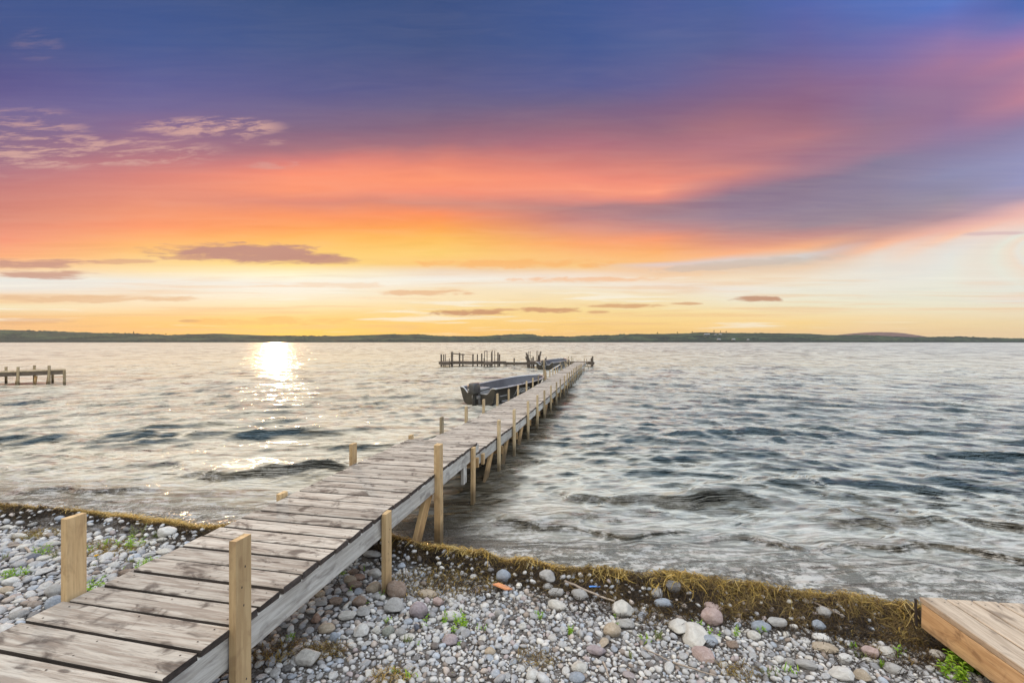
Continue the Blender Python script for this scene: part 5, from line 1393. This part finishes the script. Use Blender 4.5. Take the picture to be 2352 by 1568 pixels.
# ------------------------------------------------------------------ driftwood, twigs, litter
def stick(pts, rad, name, label, cat, m_='drift_wood', lift=0.02):
    P = []
    for (px, py) in pts:
        x, y, z = hit(px, py); P.append(Vector((x, y, z + lift)))
    o = P[0].copy(); mb = MB(); Q = []
    for i in range(len(P) - 1):
        for q in range(4): Q.append(P[i].lerp(P[i + 1], q / 4) + Vector((random.gauss(0, .0015), random.gauss(0, .0015), random.gauss(0, .0015))) - o)
    Q.append(P[-1] - o)
    r2 = [rad * (1 - .35 * i / len(Q)) * random.uniform(.92, 1.08) for i in range(len(Q))]
    mb.tube(Q, r2, 10); ob = mb.build(name, m_, None, True); ob.location = o; tag(ob, label, cat); return ob
stick([(1297, 1343), (1340, 1362), (1378, 1378), (1412, 1390)], 0.0095, 'driftwood_stick', 'straight pale stick leaning from the seaweed to the big angular block', 'stick', lift=0.03)
stick([(1476, 1496), (1506, 1510), (1540, 1528)], 0.0045, 'twig', 'thin grey twig left of the pinkish slab', 'twig', lift=.025)
stick([(1545, 1529), (1600, 1548), (1646, 1562)], 0.0055, 'twig', 'thicker grey twig running down to the bottom edge', 'twig', lift=.025)
stick([(0, 1266), (30, 1258), (55, 1256), (66, 1270), (72, 1276)], 0.012, 'driftwood_branch', 'crooked brown driftwood branch at the left edge', 'driftwood', lift=.02)
stick([(1181, 1368), (1182, 1382)], 0.004, 'twig', 'tiny pale twig right of the orange tile fragment', 'twig', lift=.01)
stick([(1028, 1461), (1022, 1470), (1019, 1478)], 0.003, 'twig', 'fine forked twig above the mauve two humped stone', 'twig', lift=.03)
stick([(161, 1253), (140, 1262), (128, 1270)], 0.003, 'twig', 'straw coloured twig left of the first tall post', 'twig', lift=.03)
stick([(1130, 1350), (1160, 1356), (1175, 1360)], 0.006, 'twig', 'short white twig above the orange tile fragment', 'twig', lift=.03)
stick([(1870, 1400), (1910, 1418), (1940, 1432)], 0.005, 'twig', 'pale twig stuck in the seaweed right of the striped stone', 'twig', lift=.05)
stick([(931, 1322), (934, 1345)], 0.005, 'twig', 'pale twig standing behind the large boulder', 'twig', lift=.07)
stick([(1292, 1475), (1330, 1490)], 0.003, 'twig', 'thin twig left of the long mauve stone', 'twig', lift=.02) if False else None
stick([(1385, 1528), (1393, 1545), (1398, 1562)], 0.006, 'twig', 'brown twisted root piece near the bottom edge', 'twig', lift=.02)
x, y, z = hit(1152, 1358); mb = MB(); s_ = y / F
V = [(-22, 0), (-8, 14), (14, 6), (24, -4), (8, -12), (-10, -9)]
V1 = [(a * s_, b_ * s_ * 1.3, .035 + (.012 if a < 0 else 0)) for a, b_ in V]; V0 = [(a, b_, c_ - .009) for a, b_, c_ in V1]; m_ = len(V)
mb.add(V1 + V0, [tuple(range(m_))[::-1], tuple(range(m_, 2 * m_))] + [(i, (i + 1) % m_, (i + 1) % m_ + m_, i + m_) for i in range(m_)])
ob = mb.build('tile_fragment', 'orange_tile'); ob.location = (x, y, z); ob.rotation_euler = (-.25, .12, 0); tag(ob, 'orange flat tile fragment lying on the gravel below the blue grey rock', 'tile fragment')
x, y, z = hit(1364, 1357); mb = MB(); mb.board((-.035, 0, .035), (.035, .006, .03), .016, .004, (0, 0, 1), .001, 4, .002, None, .004); mb.tube([(.03, 0, .033), (.048, .002, .034)], .004, 6)
ob = mb.build('plastic_scrap', 'blue_plastic'); ob.location = (x, y, z); tag(ob, 'small blue plastic scrap in the weed beside the pale stick', 'plastic scrap')

# ------------------------------------------------------------------ haze over the lake
m = bpy.data.materials.new('haze_air'); m.use_nodes = True; k = NT(m.node_tree); k.n.clear()
v = k.new('ShaderNodeVolumePrincipled'); v.inputs['Color'].default_value = (0.86, 0.88, 0.90, 1); v.inputs['Density'].default_value = 0.000011; v.inputs['Anisotropy'].default_value = 0.6
o = k.new('ShaderNodeOutputMaterial'); k.l.new(v.outputs[0], o.inputs['Volume']); MATS['haze_air'] = m
hb = MB(); x0, x1, y0, y1, z0, z1 = -9800, 11800, -400, 9900, -3.2, 185
hb.add([(x0, y0, z0), (x1, y0, z0), (x1, y1, z0), (x0, y1, z0), (x0, y0, z1), (x1, y0, z1), (x1, y1, z1), (x0, y1, z1)], [(3, 2, 1, 0), (4, 5, 6, 7), (0, 1, 5, 4), (1, 2, 6, 5), (2, 3, 7, 6), (3, 0, 4, 7)])
tag(hb.build('haze', 'haze_air'), 'thin evening haze over the lake', 'haze', kind='stuff')
